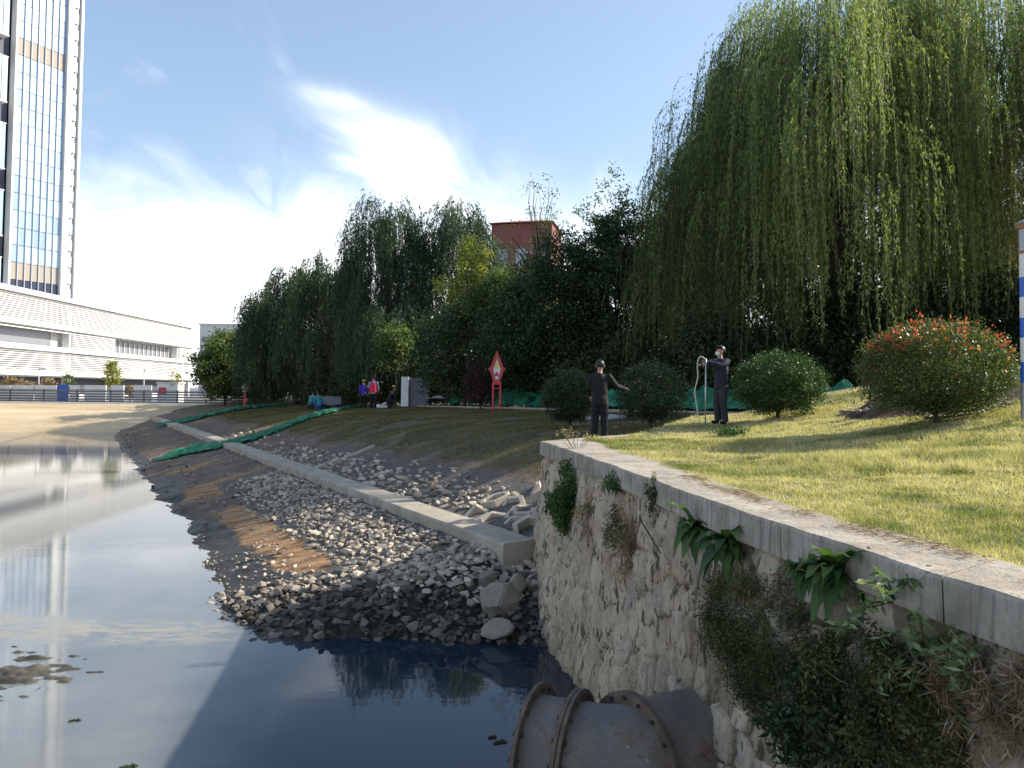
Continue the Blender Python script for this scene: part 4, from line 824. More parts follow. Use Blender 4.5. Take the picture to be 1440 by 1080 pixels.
leafy('young_tree', -1.9, 35.5, [(0, 0, 6.7, .7, 1.3), (-1.0, 0, 5.6, .7, .6), (.7, 0, 5.6, .7, .6)], 2500, (.16, .09), 'yellowleaf', 'sunlit yellow green young tree in front of the dark willows', 'tree', TG, r0=.06, fork=.5, clusters=52, cl_r=.16, seed=5, tips=36)
leafy('young_tree', -.2, 35, [(0, 0, 5.2, 1.3, 1.0), (-1, 0, 4.7, 1.1, .8), (1.2, 0, 5.7, .9, .7)], 7500, (.16, .09), 'palegreen', 'light green leafy tree just right of the yellow young tree', 'tree', TG, r0=.06, fork=.5, clusters=80, cl_r=.25, seed=6)
leafy('young_tree', -6.0, 40.5, [(0, 0, 3.5, .9, .8), (-.3, 0, 2.5, .6, .5)], 2600, (.18, .11), 'palegreen', 'small sunlit leafy tree left of the grey cabinet', 'tree', TG, r0=.05, fork=.5, clusters=40, cl_r=.25, seed=7)
leafy('sapling', 4.2, 32.8, [(0, 0, 9.6, .55, 1.2), (-.4, 0, 8.3, 1.1, .7), (.4, 0, 8.8, .7, .7)], 1500, (.14, .075), 'palegreen', 'slender leafy sapling top rising left of the big willow', 'tree', TG, r0=.05, fork=.72, clusters=34, cl_r=.17, seed=8, tips=22)
leafy('sapling', 1.2, 36.5, [(0, 0, 9.6, 1.0, 1.5), (-1.2, 0, 8.2, .9, .5), (.9, 0, 9.2, .6, .7)], 620, (.12, .06), 'palegreen', 'almost bare sapling in front of the red roofed building', 'tree', TG, r0=.06, fork=.62, clusters=34, cl_r=.16, seed=9, tips=30)
# dense hedge mass under the big trees
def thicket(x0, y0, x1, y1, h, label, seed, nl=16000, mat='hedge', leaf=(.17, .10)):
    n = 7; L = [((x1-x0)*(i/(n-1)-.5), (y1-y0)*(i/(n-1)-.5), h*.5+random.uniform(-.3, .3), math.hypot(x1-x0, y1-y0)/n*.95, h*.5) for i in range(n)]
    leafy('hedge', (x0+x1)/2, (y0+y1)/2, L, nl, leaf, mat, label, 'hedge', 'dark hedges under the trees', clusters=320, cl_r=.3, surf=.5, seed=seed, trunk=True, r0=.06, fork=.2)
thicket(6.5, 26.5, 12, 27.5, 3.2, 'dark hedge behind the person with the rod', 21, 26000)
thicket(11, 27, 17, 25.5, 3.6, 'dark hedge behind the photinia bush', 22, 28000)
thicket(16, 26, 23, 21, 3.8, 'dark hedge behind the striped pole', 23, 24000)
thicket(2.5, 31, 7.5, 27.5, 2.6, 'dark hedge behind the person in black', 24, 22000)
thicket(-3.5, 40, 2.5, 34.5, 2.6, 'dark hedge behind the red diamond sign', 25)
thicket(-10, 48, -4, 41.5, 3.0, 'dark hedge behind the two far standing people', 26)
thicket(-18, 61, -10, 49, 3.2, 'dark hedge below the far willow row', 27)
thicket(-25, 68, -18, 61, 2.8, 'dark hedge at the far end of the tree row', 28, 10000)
thicket(6, 37, 22, 35, 9.0, 'tall dense background hedge behind the big willows', 29, 26000, 'hedge', (.28, .17))
thicket(-8, 54, 4, 44, 6.5, 'tall dense background hedge behind the twin willows', 30, 22000, 'hedge', (.3, .18))
thicket(1.5, 40, 9.5, 36, 5.5, 'tall background hedge filling between the mid trees and big willows', 32, 16000, 'hedge', (.26, .16))
thicket(-24, 71, -11.5, 56, 5.2, 'tall dense hedge behind the far willow row', 33, 16000, 'hedge', (.34, .2))
thicket(15, 29, 24, 29, 6.0, 'sunlit yellowing shrubbery below the right willow trunk', 31, 26000, 'willow_dry', (.12, .04))
# soil mound by photinia
def moundz(x, y):
    z = hump_z(x, y)[0]; return z + .38*np.exp(-((y-13.8+.05*x)/.9)**2)*sstep(x, 5.6, 6.6)*(1-sstep(x, 11, 13)) + fbm(x*3, y*3, 91)*.16*np.exp(-((y-13.6)/1.2)**2) - .07
tag(grid('soil_mound', np.linspace(5.2, 12.5, 120), np.linspace(12.0, 16.0, 70), moundz, M['soil'], 'structure'))
p = at(1238, 565, 12.9); tag(MB().box((0, 0, 0), (.30, .10, .20), .1, .8, .3).build('flat_rock', M['boulder'], None, False, .02, p), 'flat squared rock lying on the soil mound left of the photinia', 'rock')
for i, (u, v) in enumerate(((1185, 575), (1196, 574), (1207, 574), (1219, 573), (1231, 572))):
    o = obj('edge_stone', pm[i], None, None, at(u, v+4, 13.4)); o.scale = (.09, .08, .08); tag(o, 'small pale edging stone in the row before the soil mound, %s of five' % ('leftmost', 'second from left', 'middle', 'second from right', 'rightmost')[i], 'stone', 'edging stones before the soil mound')
# hoses on lawn
for j, (pts, lab) in enumerate(((((1300, 590), (1335, 583), (1370, 580), (1400, 574), (1428, 570)), 'grey hose lying on the lawn crest, upper strand'), (((1302, 591), (1330, 589), (1362, 586), (1392, 577), (1412, 574)), 'grey hose lying on the lawn crest, lower strand'))):
    P = [hit(u, v)+Vector((0, 0, .025)) for u, v in pts]; P = resample(P, 20); tag(MB().tube([Vector(q_) for q_ in P], .018, 6).build('hose', M['hose'], None, True), lab, 'hose', 'hoses on the lawn')
# ------------------------------------------------------------------ netting
def net(path, widths, name, label, lift=.05, amp=.18, seed=0, side=None):
    rs = np.random.default_rng(seed); n = 150; m_ = 22; P = resample(path, n); w = np.interp(np.linspace(0, 1, n), np.linspace(0, 1, len(widths)), widths); tg = np.gradient(P[:, :2], axis=0); tg /= np.linalg.norm(tg, axis=1, keepdims=True); nn = np.stack([-tg[:, 1], tg[:, 0]], 1)
    q_ = np.linspace(-.5, .5, m_); X_ = P[:, 0][:, None]+nn[:, 0][:, None]*w[:, None]*q_; Y_ = P[:, 1][:, None]+nn[:, 1][:, None]*w[:, None]*q_
    jit = fbm(X_*1.5, Y_*1.5, 20+seed); X_ = X_+jit*.8; Y_ = Y_+fbm(X_*3, Y_*3, 50+seed)*.35; Z_ = bank_z(X_, Y_)+lift+amp*(fbm(X_*2.2, Y_*2.2, 30+seed)+.45)*(1-(2*np.abs(q_))**4)[None]+.16*fbm(X_*5, Y_*5, 40+seed)*(amp > .2)+.09*vn(X_*8, Y_*8, 3)
    V = np.stack([X_, Y_, Z_], -1).reshape(-1, 3); i = np.arange(n*m_).reshape(n, m_); Fq = np.stack([i[:-1, :-1], i[1:, :-1], i[1:, 1:], i[:-1, 1:]], -1).reshape(-1, 4); return tag(obj(name, npmesh(name, V, Fq, False), M['net']), label, 'netting', 'green debris netting')
net([hit(u, v) for u, v in ((496, 574), (455, 583), (410, 599), (360, 616), (310, 628), (238, 643))], [.4, .7, .9, 1.1, 1.9, 2.0], 'green_net', 'strip of green netting crossing the beam down to the water', .05, .2, 1)
net([hit(u, v) for u, v in ((425, 568), (365, 573), (300, 584), (262, 593), (220, 603))], [.8, 1.5, 1.9, 2.0, 1.5], 'green_net', 'farther strip of green netting on the bank below the tree row', .05, .22, 2)
for j, (ta, tb, w, a_, lab) in enumerate(((13, 26, 2.3, 1.0, 'green netting heaped behind the kerb near the two bushes'), (26.5, 36, 2.4, 1.0, 'green netting heaped behind the kerb at the diamond sign'), (37, 50, 2.0, .8, 'green netting behind the far standing people'), (51, 66, 2.0, .7, 'green netting behind the kerb at the far end of the trees'))):
    pp = []
    for k in range(8): t = ta+(tb-ta)*k/7; x, y = xy(18.0, t); pp.append(Vector((x, y, 0)))
    net(pp, [w]*3, 'green_net', lab, .15, a_, 5+j)
# ------------------------------------------------------------------ people
def skin(name, J, E, mat, parent, sub=2, root=None):
    names = list(J); me = bpy.data.meshes.new(name); me.from_pydata([J[k][0] for k in names], [(names.index(a), names.index(b)) for a, b in E], []); o = link(bpy.data.objects.new('tmp', me))
    md = o.modifiers.new('s', 'SKIN'); md.use_smooth_shade = True; md.branch_smoothing = .6
    for i, k in enumerate(names):
        r_ = J[k][1]; r_ = r_ if isinstance(r_, tuple) else (r_, r_); me.skin_vertices[0].data[i].radius = r_; me.skin_vertices[0].data[i].use_root = (k == (root or names[0]))
    o.modifiers.new('u', 'SUBSURF').levels = sub; dg = bpy.context.evaluated_depsgraph_get(); m2 = bpy.data.meshes.new_from_object(o.evaluated_get(dg)); m2.name = name; bpy.data.objects.remove(o)
    m2.polygons.foreach_set('use_smooth', [True]*len(m2.polygons)); m2.materials.clear(); return obj(name, m2, mat, parent)
def person(loc, rz, h, label, top, legs, hair='hair', arms=None, crouch=False, headturn=0, mask=False, shoes='black', vest=None, hat=None, group=None, bend=0, stride=.0):
    """local: facing -Y; arms = {'L': (elbow, wrist), 'R': ...}"""
    root = empty('person', loc, label, 'person', group, rz); k = h/1.7; S = lambda x, y, z: (x*k, y*k, z*k)
    hipz = .42 if crouch else .90; by = -.0
    if crouch: kneeL, ankL = S(-.13, -.36, .50), S(-.12, -.08, .08); kneeR, ankR = S(.15, -.34, .46), S(.13, -.05, .08)
    else: kneeL, ankL = S(-.10, -.03+stride*.1, .49), S(-.11, .01+stride, .08); kneeR, ankR = S(.10, -.03-stride*.4, .49), S(.12, .01-stride, .08)
    tz = hipz; lean = (-.30 if crouch else -.02)+bend
    P = {'pelvis': S(0, 0, tz), 'waist': S(0, lean*.25, tz+.17), 'chest': S(0, lean*.7, tz+.38), 'neckb': S(0, lean, tz+.51), 'neck': S(0, lean-.015, tz+.57), 'jaw': S(0, lean-.035, tz+.635), 'skull': S(0, lean-.015, tz+.715), 'crown': S(0, lean-.01, tz+.765)}
    sh = {'L': S(-.19, lean+.01, tz+.475), 'R': S(.19, lean+.01, tz+.475)}
    arms = arms or {}; AR = {}
    for sd_, sg in (('L', -1), ('R', 1)):
        e, w = arms.get(sd_, ((sg*.25, lean-.0, tz+.20), (sg*.25, lean-.08, tz-.03))); AR[sd_] = (S(*e), S(*w))
    q = {n_: (P[n_], r_*k) for n_, r_ in (('pelvis', .12), ('waist', .105), ('chest', .125), ('neckb', .06), ('neck', .05), ('jaw', .062), ('skull', .086), ('crown', .06))}
    q['pelvis'] = (P['pelvis'], (.145*k, .11*k)); q['waist'] = (P['waist'], (.125*k, .095*k)); q['chest'] = (P['chest'], (.15*k, .105*k))
    E = [('pelvis', 'waist'), ('waist', 'chest'), ('chest', 'neckb'), ('neckb', 'neck'), ('neck', 'jaw'), ('jaw', 'skull'), ('skull', 'crown')]
    for sd_, kn, an, sg in (('L', kneeL, ankL, -1), ('R', kneeR, ankR, 1)):
        q['hip'+sd_] = (S(sg*.09, 0, tz-.06), .085*k); q['knee'+sd_] = (kn, .058*k); q['calf'+sd_] = (tuple(kn[i]*.6+an[i]*.4+(0, .015, 0)[i] for i in range(3)), .056*k); q['ank'+sd_] = (an, .038*k); q['toe'+sd_] = ((an[0]+sg*.02*k, an[1]-.14*k, .04*k), .036*k)
        E += [('pelvis', 'hip'+sd_), ('hip'+sd_, 'knee'+sd_), ('knee'+sd_, 'calf'+sd_), ('calf'+sd_, 'ank'+sd_), ('ank'+sd_, 'toe'+sd_)]
        e, w = AR[sd_]; q['sh'+sd_] = (sh[sd_], .062*k); q['el'+sd_] = (e, .042*k); q['wr'+sd_] = (w, .027*k); E += [('chest', 'sh'+sd_), ('sh'+sd_, 'el'+sd_), ('el'+sd_, 'wr'+sd_)]
        d = (Vector(w)-Vector(e)).normalized(); pal = Vector(w)+d*.055*k; q['palm'+sd_] = (tuple(pal), (.038*k, .018*k)); E.append(('wr'+sd_, 'palm'+sd_)); sid = d.cross(Vector((0, 0, 1))) if abs(d.z) < .9 else Vector((0, 1, 0)); sid.normalize(); dn = Vector((0, 0, -1)) if abs(d.z) < .9 else Vector((-sg*.6, -.3, 0))
        for f in range(4):
            b0 = pal+d*.03*k+sid*(f-1.5)*.02*k; lf_ = (.062, .072, .068, .052)[f]*k; q['f%d%s' % (f, sd_)] = (tuple(b0), .0095*k); q['g%d%s' % (f, sd_)] = (tuple(b0+d*lf_*.6+dn*lf_*.2), .0085*k); q['h%d%s' % (f, sd_)] = (tuple(b0+d*lf_*.8+dn*lf_*.55), .007*k)
            E += [('palm'+sd_, 'f%d%s' % (f, sd_)), ('f%d%s' % (f, sd_), 'g%d%s' % (f, sd_)), ('g%d%s' % (f, sd_), 'h%d%s' % (f, sd_))]
        tb = pal-d*.02*k-sid*.038*k; q['t'+sd_] = (tuple(tb), .011*k); q['t2'+sd_] = (tuple(tb+d*.04*k-sid*.018*k+dn*.01*k), .009*k); E += [('palm'+sd_, 't'+sd_), ('t'+sd_, 't2'+sd_)]
    skin('body', q, E, M['skin'], root, 1, 'pelvis')
    # clothes: tailored lofts fused into one cloth surface each
    def cloth(name, rings, limbs, mat, seed):
        mb = MB(); n_ = 18
        for r_ in (rings,):
            b0 = len(mb.V)
            for c_, rx_, ry_ in r_:
                for a in range(n_): th = 2*math.pi*a/n_; mb.V.append(Vector((c_[0]+rx_*k*math.cos(th), c_[1]+ry_*k*math.sin(th), c_[2])))
            for i in range(len(r_)-1):
                for a in range(n_): mb.F.append([b0+i*n_+a, b0+i*n_+(a+1) % n_, b0+(i+1)*n_+(a+1) % n_, b0+(i+1)*n_+a])
            mb.F.append([b0+a for a in range(n_)][::-1]); mb.F.append([b0+(len(r_)-1)*n_+a for a in range(n_)])
        for pts, rd in limbs: mb.tube(pts, [x*k for x in rd], 14)
        o = link(bpy.data.objects.new('tmp', mb.mesh('tmp'))); md = o.modifiers.new('r', 'REMESH'); md.mode = 'VOXEL'; md.voxel_size = .022*k; sm_ = o.modifiers.new('s', 'SMOOTH'); sm_.iterations = 5; sm_.factor = .5
        m2 = bpy.data.meshes.new_from_object(o.evaluated_get(bpy.context.evaluated_depsgraph_get())); m2.name = name; bpy.data.objects.remove(o)
        n2 = len(m2.vertices); co = np.zeros(n2*3, np.float32); m2.vertices.foreach_get('co', co); co = co.reshape(-1, 3); nn_ = np.array([v_.normal[:] for v_ in m2.vertices]); co = co + nn_*(.006*k+(fbm(co[:, 0]*9+seed+co[:, 1]*6, co[:, 2]*16, seed)*.028*k)[:, None]); m2.vertices.foreach_set('co', co.astype(np.float32).ravel())
        m2.polygons.foreach_set('use_smooth', [True]*len(m2.polygons)); m2.materials.clear(); m2.update(); return obj(name, m2, mat, root)
    def sub(p, q_, f): return tuple(Vector(p).lerp(Vector(q_), f))
    lz = lambda z: lean*max(0, min(1, z/.5))
    RG = lambda L_: [(S(0, lz(z), tz+z), rx_, ry_) for z, rx_, ry_ in L_]
    arml = []
    for sd_ in 'LR': e, w = AR[sd_]; arml.append(([sub(P['chest'], sh[sd_], .55), sh[sd_], sub(sh[sd_], e, .5), e, sub(e, w, .5), sub(e, w, .96)], [.07, .078, .064, .058, .05, .044]))
    cloth('jacket', RG([(-.13, .17, .135), (-.05, .17, .138), (.12, .16, .125), (.3, .18, .135), (.42, .175, .12), (.49, .12, .09), (.545, .068, .068)]), arml, M[top], 3)
    legl = []
    for kn, an, sg in ((kneeL, ankL, -1), (kneeR, ankR, 1)): hp = S(sg*.085, .0, tz-.10); legl.append(([S(sg*.06, 0, tz-.02), hp, sub(hp, kn, .5), kn, sub(kn, an, .5), (an[0], an[1], an[2]-.02*k)], [.10, .105, .09, .078, .074, .068]))
    cloth('trousers', [(S(0, 0, tz-.10), .165, .125), (S(0, 0, tz), .16, .125), (S(0, lz(.05), tz+.05), .15, .12)], legl, M[legs], 5)
    for an, sg in ((ankL, -1), (ankR, 1)): skin('shoe', {'h': ((an[0], an[1]+.03*k, .045*k), .046*k), 'm': ((an[0]+sg*.01*k, an[1]-.06*k, .045*k), .05*k), 't': ((an[0]+sg*.02*k, an[1]-.165*k, .036*k), .038*k)}, [('h', 'm'), ('m', 't')], M[shoes], root, 1)
    hc = Vector(P['skull']); Rz = Matrix.Rotation(headturn, 3, 'Z')
    def ell(name, c_, r_, mat, cut=None, seg_=14):
        bm = bmesh.new(); bmesh.ops.create_uvsphere(bm, u_segments=seg_, v_segments=10, radius=1)
        if cut: bmesh.ops.delete(bm, geom=[v_ for v_ in bm.verts if cut(v_.co)], context='VERTS')
        for v_ in bm.verts: v_.co = hc + Rz @ (Vector((v_.co.x*r_[0]*k, v_.co.y*r_[1]*k, v_.co.z*r_[2]*k))+Vector(c_)*k)
        me = bpy.data.meshes.new(name); bm.to_mesh(me); bm.free(); me.polygons.foreach_set('use_smooth', [True]*len(me.polygons)); return obj(name, me, M[mat], root)
    ell('hair', (0, .014, .022), (.098, .108, .105), hair, lambda c_: c_.y < -.35 and c_.z < .42 or c_.z < -.62)
    ell('nose', (0, -.092, -.03), (.013, .02, .024), 'skin', None, 8); [ell('ear', (s_*.088, .0, -.02), (.012, .022, .034), 'skin', None, 8) for s_ in (-1, 1)]; [ell('eye', (s_*.032, -.083, -.0), (.012, .008, .007), 'hair', None, 8) for s_ in (-1, 1)]
    if mask: ell('face_mask', (0, -.058, -.062), (.062, .052, .05), 'mask')
    else: ell('mouth', (0, -.083, -.068), (.02, .008, .006), 'pinkred', None, 8)
    if hat: ell('cap', (0, 0, .045), (.108, .118, .085), hat, lambda c_: c_.z < -.25)
    if vest: cloth('vest', RG([(-.06, .185, .15), (.12, .175, .14), (.3, .185, .15), (.42, .165, .135), (.5, .10, .09)]), [], M[vest], 8)
    return root
def gy(u, v, D): p = at(u, v, D); p.z = ground_z(p.x, p.y); return p
# person holding the rod: faces left and towards camera
L1 = gy(1014, 600, 15.4); rz1 = R(-62); SC1 = (at(1014, 488, 15.4).z-L1.z)
person(L1, rz1, SC1, 'person in navy jacket and white face mask holding a rod and rope', 'navy', 'charcoal', arms={'R': ((.22, -.20, 1.27), (.03, -.42, 1.36)), 'L': ((-.30, -.26, 1.30), (-.12, -.50, 1.30))}, mask=True, headturn=R(-15))
def loc1(p): return Vector(L1)+Matrix.Rotation(rz1, 3, 'Z') @ (Vector(p)*SC1/1.7)
h1 = loc1((.03, -.47, 1.36)); ft = Vector((h1.x-.02, h1.y-.05, 0)); ft.z = ground_z(ft.x, ft.y)
tag(MB().tube([ft, h1+Vector((0, 0, .06))], .014, 8).build('rod', M['rod'], None, True), 'thin upright metal rod held by the person in the face mask', 'rod')
h2 = loc1((-.12, -.55, 1.30)); q_ = [h1+Vector((.02, 0, .03)), (h1+h2)/2+Vector((-.05, 0, .17)), h2+Vector((-.03, 0, .02)), h2+Vector((.0, 0, -.25)), h2+Vector((-.08, 0, -.5)), h2+Vector((.0, 0, -1.0)), h2+Vector((.05, 0, -1.35))]; q_[-1].z = ground_z(q_[-1].x, q_[-1].y)
tag(MB().tube([Vector(v_) for v_ in resample(q_, 30)], .011, 6).build('rope', M['rope'], None, True), 'pale rope hanging in a loop from the masked person\'s hands', 'rope')
L2 = gy(843, 609, 17.7); rz2 = R(172); SC2 = (at(843, 508, 17.7).z-L2.z)
person(L2, rz2, SC2, 'person dressed all in black seen from behind, right arm stretched out', 'black', 'black', arms={'R': ((-.0, 0, 0), (0, 0, 0))} and {'L': ((-.36, -.12, 1.16), (-.52, -.30, 1.13)), 'R': ((.25, -.03, 1.12), (.20, -.2, .95))}, shoes='black')
tag(MB().tube([Vector((0, 0, 0)), Vector((0, 0, .13))], [.055, .07], 14).tube([Vector((0, 0, .125)), Vector((0, 0, .135))], .076, 14).build('bucket', M['red'], None, True, 0, gy(856, 609, 17.4)), 'small red bucket at the feet of the person in black', 'bucket')
p = hit(853, 590)+Vector((0, 0, .03)); o = MB().box((0, 0, 0), (.95, .8, .10)).build('concrete_slab', M['plate'], None, False, .01, p); o.rotation_euler = (.03, -.09, R(30)); tag(o, 'pale flat square slab on the ground behind the person in black', 'slab')
G3 = 'workers far along the kerb'
a = gy(511, 573, 41.5); person(a, R(200), 1.5, 'far person in purple shirt with pale yellow head cover', 'purplecloth', 'black', hat='signyellow', group=G3)
a = gy(524.5, 573, 41.2); person(a, R(180), 1.72, 'far person seen from behind in pink red vest over lilac sleeves', 'lilac', 'black', vest='pinkred', group=G3, stride=.08)
a = gy(546, 573, 40.5); person(a, R(120), 1.6, 'crouching person with an orange yellow cap beside the grey cabinet', 'black', 'black', hat='yellow', crouch=True, group=G3)
a = gy(450, 576, 44.5); person(a, R(220), 1.5, 'crouching person in teal top and blue trousers by the netting', 'teal', 'bluecloth', crouch=True, group=G3)
a = gy(436, 571, 46.5); person(a, R(160), 1.5, 'crouching person in teal top farthest left by the netting', 'teal', 'black', crouch=True, group=G3)
p = gy(468, 571, 45); mb = MB().box((0, 0, .45), (1.1, .7, .5)); mb.build('body', M['cabinet'], None, False, .03, p); o = bpy.context.scene.objects[-1] if False else None
bx = [o_ for o_ in sc.objects if o_.name == 'body' or o_.name.startswith('body.')][-1]
crate = empty('handcart', p, 'dark boxy cart standing between the crouching and standing far people', 'cart'); 
for o_ in sc.objects:
    if o_.name.startswith('body') and o_.parent is None: o_.parent = crate; o_.location = (0, 0, 0); o_.name = 'cart_box'
for sx in (-.4, .4):
    for sy in (-.36, .36): MB().tube([(sx, sy-.02, .14), (sx, sy+.02, .14)], .14, 14).build('wheel', M['black'], crate)
# debris pile
p = gy(537, 573, 40.8); o = MB().box((0, 0, .12), (.55, .3, .04), .3, None, .5).box((.2, 0, .3), (.4, .25, .03), .2, None, .3, -.5).build('broken_board', M['offwhite'], None, False, 0, p); tag(o, 'pale broken boards on the kerb behind the far pair', 'board')
# cabinet with white column
p = gy(580, 571, 40.0); cab = empty('utility_cabinet', p, 'grey utility box with a bright white side panel under the trees', 'cabinet'); zt = at(580, 531, 40).z-p.z
MB().box((0, 0, zt/2), (1.15, .9, zt)).build('body', M['cabinet'], cab, False, .01).location = (.25, .3, 0)
MB().box((0, 0, zt/2+.03), (.36, .5, zt)).build('white_panel', M['white'], cab, False, .01).location = (-.35, -.18, 0)
# table
p = gy(612, 576, 38.5); tb = empty('folding_table', p, 'small dark folding table with crossed legs beside the grey cabinet', 'table')
MB().box((0, 0, .46), (1.15, .5, .035)).build('tabletop', M['tabletop'], tb)
for sx in (-.35, .35):
    for s2 in (-1, 1): MB().tube([(sx-.2*s2, -.2, 0), (sx+.2*s2, .2, .45)], .02, 6).build('leg', M['black'], tb)
p2 = p+Vector((.2, 0, .48)); tag(MB().box((0, 0, .05), (.3, .25, .1)).box((-.25, 0, .03), (.15, .2, .06)).build('toolbox', M['greymetal'], None, False, .01, p2), 'small metal box set down on the folding table', 'box')
# ------------------------------------------------------------------ diamond sign
D = 31.0; p = gy(698, 580, D); p.z = min(p.z, at(698, 579, D).z); sg = empty('diamond_sign', p, 'red diamond shaped park sign on two red legs at the top of the bank', 'sign'); k = D/F
zt = at(698, 493, D).z-p.z; zm = at(698, 519, D).z-p.z; zb = at(698, 541, D).z-p.z; wd = 10.2*k
def ring(mb, c, n, out_pts, in_pts, th):
    k_ = len(out_pts)
    for i in range(k_):
        j = (i+1) % k_; mb.prism([Vector((out_pts[i][0], -th/2, out_pts[i][1])), Vector((out_pts[j][0], -th/2, out_pts[j][1])), Vector((in_pts[j][0], -th/2, in_pts[j][1])), Vector((in_pts[i][0], -th/2, in_pts[i][1]))], (0, th, 0))
O_ = [(0, zt), (wd, zm), (wd*.35, zb), (-wd*.35, zb), (-wd, zm)]; I_ = [(0, zt-.26), (wd-.13, zm), (wd*.2, zb+.2), (-wd*.2, zb+.2), (-wd+.13, zm)]
mb = MB(); ring(mb, None, None, O_, I_, .12); mb.build('frame', M['red'], sg)
MB().prism([Vector((x*.96, -.02, (z-zm)*.97+zm)) for x, z in I_], (0, .04, 0)).build('panel', M['white'], sg)
MB().prism([Vector((0, -.03, zt-.42)), Vector((wd*.42, -.03, zm+.12)), Vector((.0, -.03, zm-.02)), Vector((-wd*.42, -.03, zm+.12))], (0, .008, 0)).build('yellow_print', M['signyellow'], sg)
MB().prism([Vector((-.08, -.032, zm-.28)), Vector((.08, -.032, zm-.28)), Vector((.05, -.032, zm-.12)), Vector((-.05, -.032, zm-.12))], (0, .01, 0)).build('red_print', M['red'], sg)
for s_ in (-1, 1): MB().box((s_*.145, 0, (zb+.1)/2), (.075, .075, zb+.1)).build('leg', M['red'], sg)
MB().tube([(-.15, 0, zb-.15), (.15, 0, zb-.15)], .03, 8).build('crossbar', M['red'], sg); MB().box((0, 0, .02), (.6, .3, .04)).build('base_plate', M['red'], sg)
for s_ in (-1, 1): MB().tube([(s_*wd, -.08, zm), (s_*wd, .08, zm)], .06, 10).build('knob', M['red'], sg)
# far small sign post
p = gy(344, 566, 60); fs = empty('totem_sign', p, 'far small white and red sign post in front of the dark willows', 'sign'); MB().box((0, 0, .6), (.16, .12, 1.2)).build('post', M['red'], fs); MB().prism([Vector((0, -.08, 1.9)), Vector((.25, -.08, 1.5)), Vector((.12, -.08, 1.1)), Vector((-.12, -.08, 1.1)), Vector((-.25, -.08, 1.5))], (0, .1, 0)).build('panel', M['white'], fs)
# ------------------------------------------------------------------ striped pole
D = 10.4; pc = at(1443, 568, D); pc.z = ground_z(pc.x, pc.y)-.05; pole = empty('striped_pole', pc, 'blue and white banded steel pole at the right edge of the lawn', 'pole')
ys = [570, 538, 509, 475, 447, 418, 390, 357, 353, 322]; mats = ['greymetal', 'blue', 'polewhite', 'blue', 'polewhite', 'blue', 'polewhite', 'rust', 'greymetal']
zs = [0]+[at(1438, v, D).z-pc.z for v in ys[1:]]
for a, b, mm in zip(zs[:-1], zs[1:], mats): MB().tube([(0, 0, a), (0, 0, b)], .062 if mm != 'rust' else .068, 20).build('band', M[mm], pole, False)
MB().tube([(0, 0, zs[-1]), (0, 0, zs[-1]+.05)], .095, 16).build('collar', M['rust'], pole); MB().box((.12, 0, zs[-1]+.16), (.34, .3, .03), 0, None, 0, R(-28)).build('top_plate', M['greymetal'], pole)
# ------------------------------------------------------------------ far side: railing, wall, podium, tower
rail = empty('railing', (-45, 70.3, -1.65), 'long dark steel railing along the far river bank road', 'railing')
for i in range(21):
    x = -30+i*3-0; MB().box((x-0, 0, .62), (.12, .12, 1.24)).build('post', M['steel'], rail) if i < 19 else None
for z in (.15, .38, .61, .84, 1.07, 1.2): MB().box((-3, 0.0, z), (54, .05, .13 if z < 1.1 else .06)).build('rail', M['steel'], rail)
tag(MB().box((-48, 69.75, -1.66), (60, .5, .24)).build('far_kerb', M['white']), 'bright white kerb below the far railing', 'kerb')
hw = empty('hoarding', (-48, 71.8, -1.65), 'low white hoarding wall behind the far railing', 'hoarding')
def hoard(u0, u1, mat, D=71.8, top=541.5, name='panel'):
    a = at(u0, top, D); b = at(u1, top, D); MB().box(((a.x+b.x)/2+48, 0, (a.z+1.65)/2), (b.x-a.x-.06, .12, a.z+1.65)).build(name, M[mat], hw)
for u0, u1, mt in ((-30, 15, 'white'), (16, 48, 'white'), (49, 80, 'white'), (81, 97, 'blue'), (98, 112, 'white'), (119, 150, 'white'), (156, 175, 'white'), (188, 214, 'white')): hoard(u0, u1, mt)
bt = at(240, 556, 73); bt.z = -1.66; booth = empty('booth', bt, 'white booth with a small red poster behind the far railing', 'booth'); MB().box((0, 0, .95), (1.9, 1.4, 1.9)).build('wall', M['white'], booth); MB().box((0, 0, 1.95), (2.1, 1.6, .12)).build('roof', M['offwhite'], booth); MB().box((-.45, -.72, 1.2), (.7, .03, .6)).build('poster', M['red'], booth)
# podium building
pod0 = Vector((-47.3, 60)); pod1 = Vector((-49.3, 121)); pod = empty('podium_building', (pod0.x, pod0.y, -1.66), 'low white building wrapped in horizontal louvres beyond the river', 'building'); pd = (pod1-pod0); PL = pd.length; pd.normalize(); pnv = Vector((-pd.y, pd.x)) # inward
if pnv.x > 0: pnv = -pnv
rzp = math.atan2(pd.y, pd.x)
def podbox(l0_, l1_, in0, in1, z0, z1, mat, name):
    lc = (l0_+l1_)/2; ic = (in0+in1)/2; c_ = pd*lc+pnv*ic; MB().box((c_.x, c_.y, (z0+z1)/2+1.66), (l1_-l0_, in1-in0, z1-z0), rzp).build(name, M[mat], pod)
PT = 9.4
podbox(-20, PL, 1.6, 20, -1.6, PT-.3, 'screen', 'wall'); podbox(-20, PL-1, 1.5, 1.58, -1.0, .74, 'shadegap', 'soffit_shade')  # thin dark sheet paints the overhang's shade onto the ground floor
podbox(-20, PL-.05, .4, 1.55, .75, 1.15, 'offwhite', 'soffit')
for z0, z1 in ((.9, 1.45), (3.45, 3.95), (5.85, 6.3), (8.9, 9.4)): podbox(-20, PL, -.05, .9, z0, z1, 'louvre', 'floor_band')
podbox(-20, PL, 1.0, 20.5, PT-.25, PT+.12, 'offwhite', 'roof')
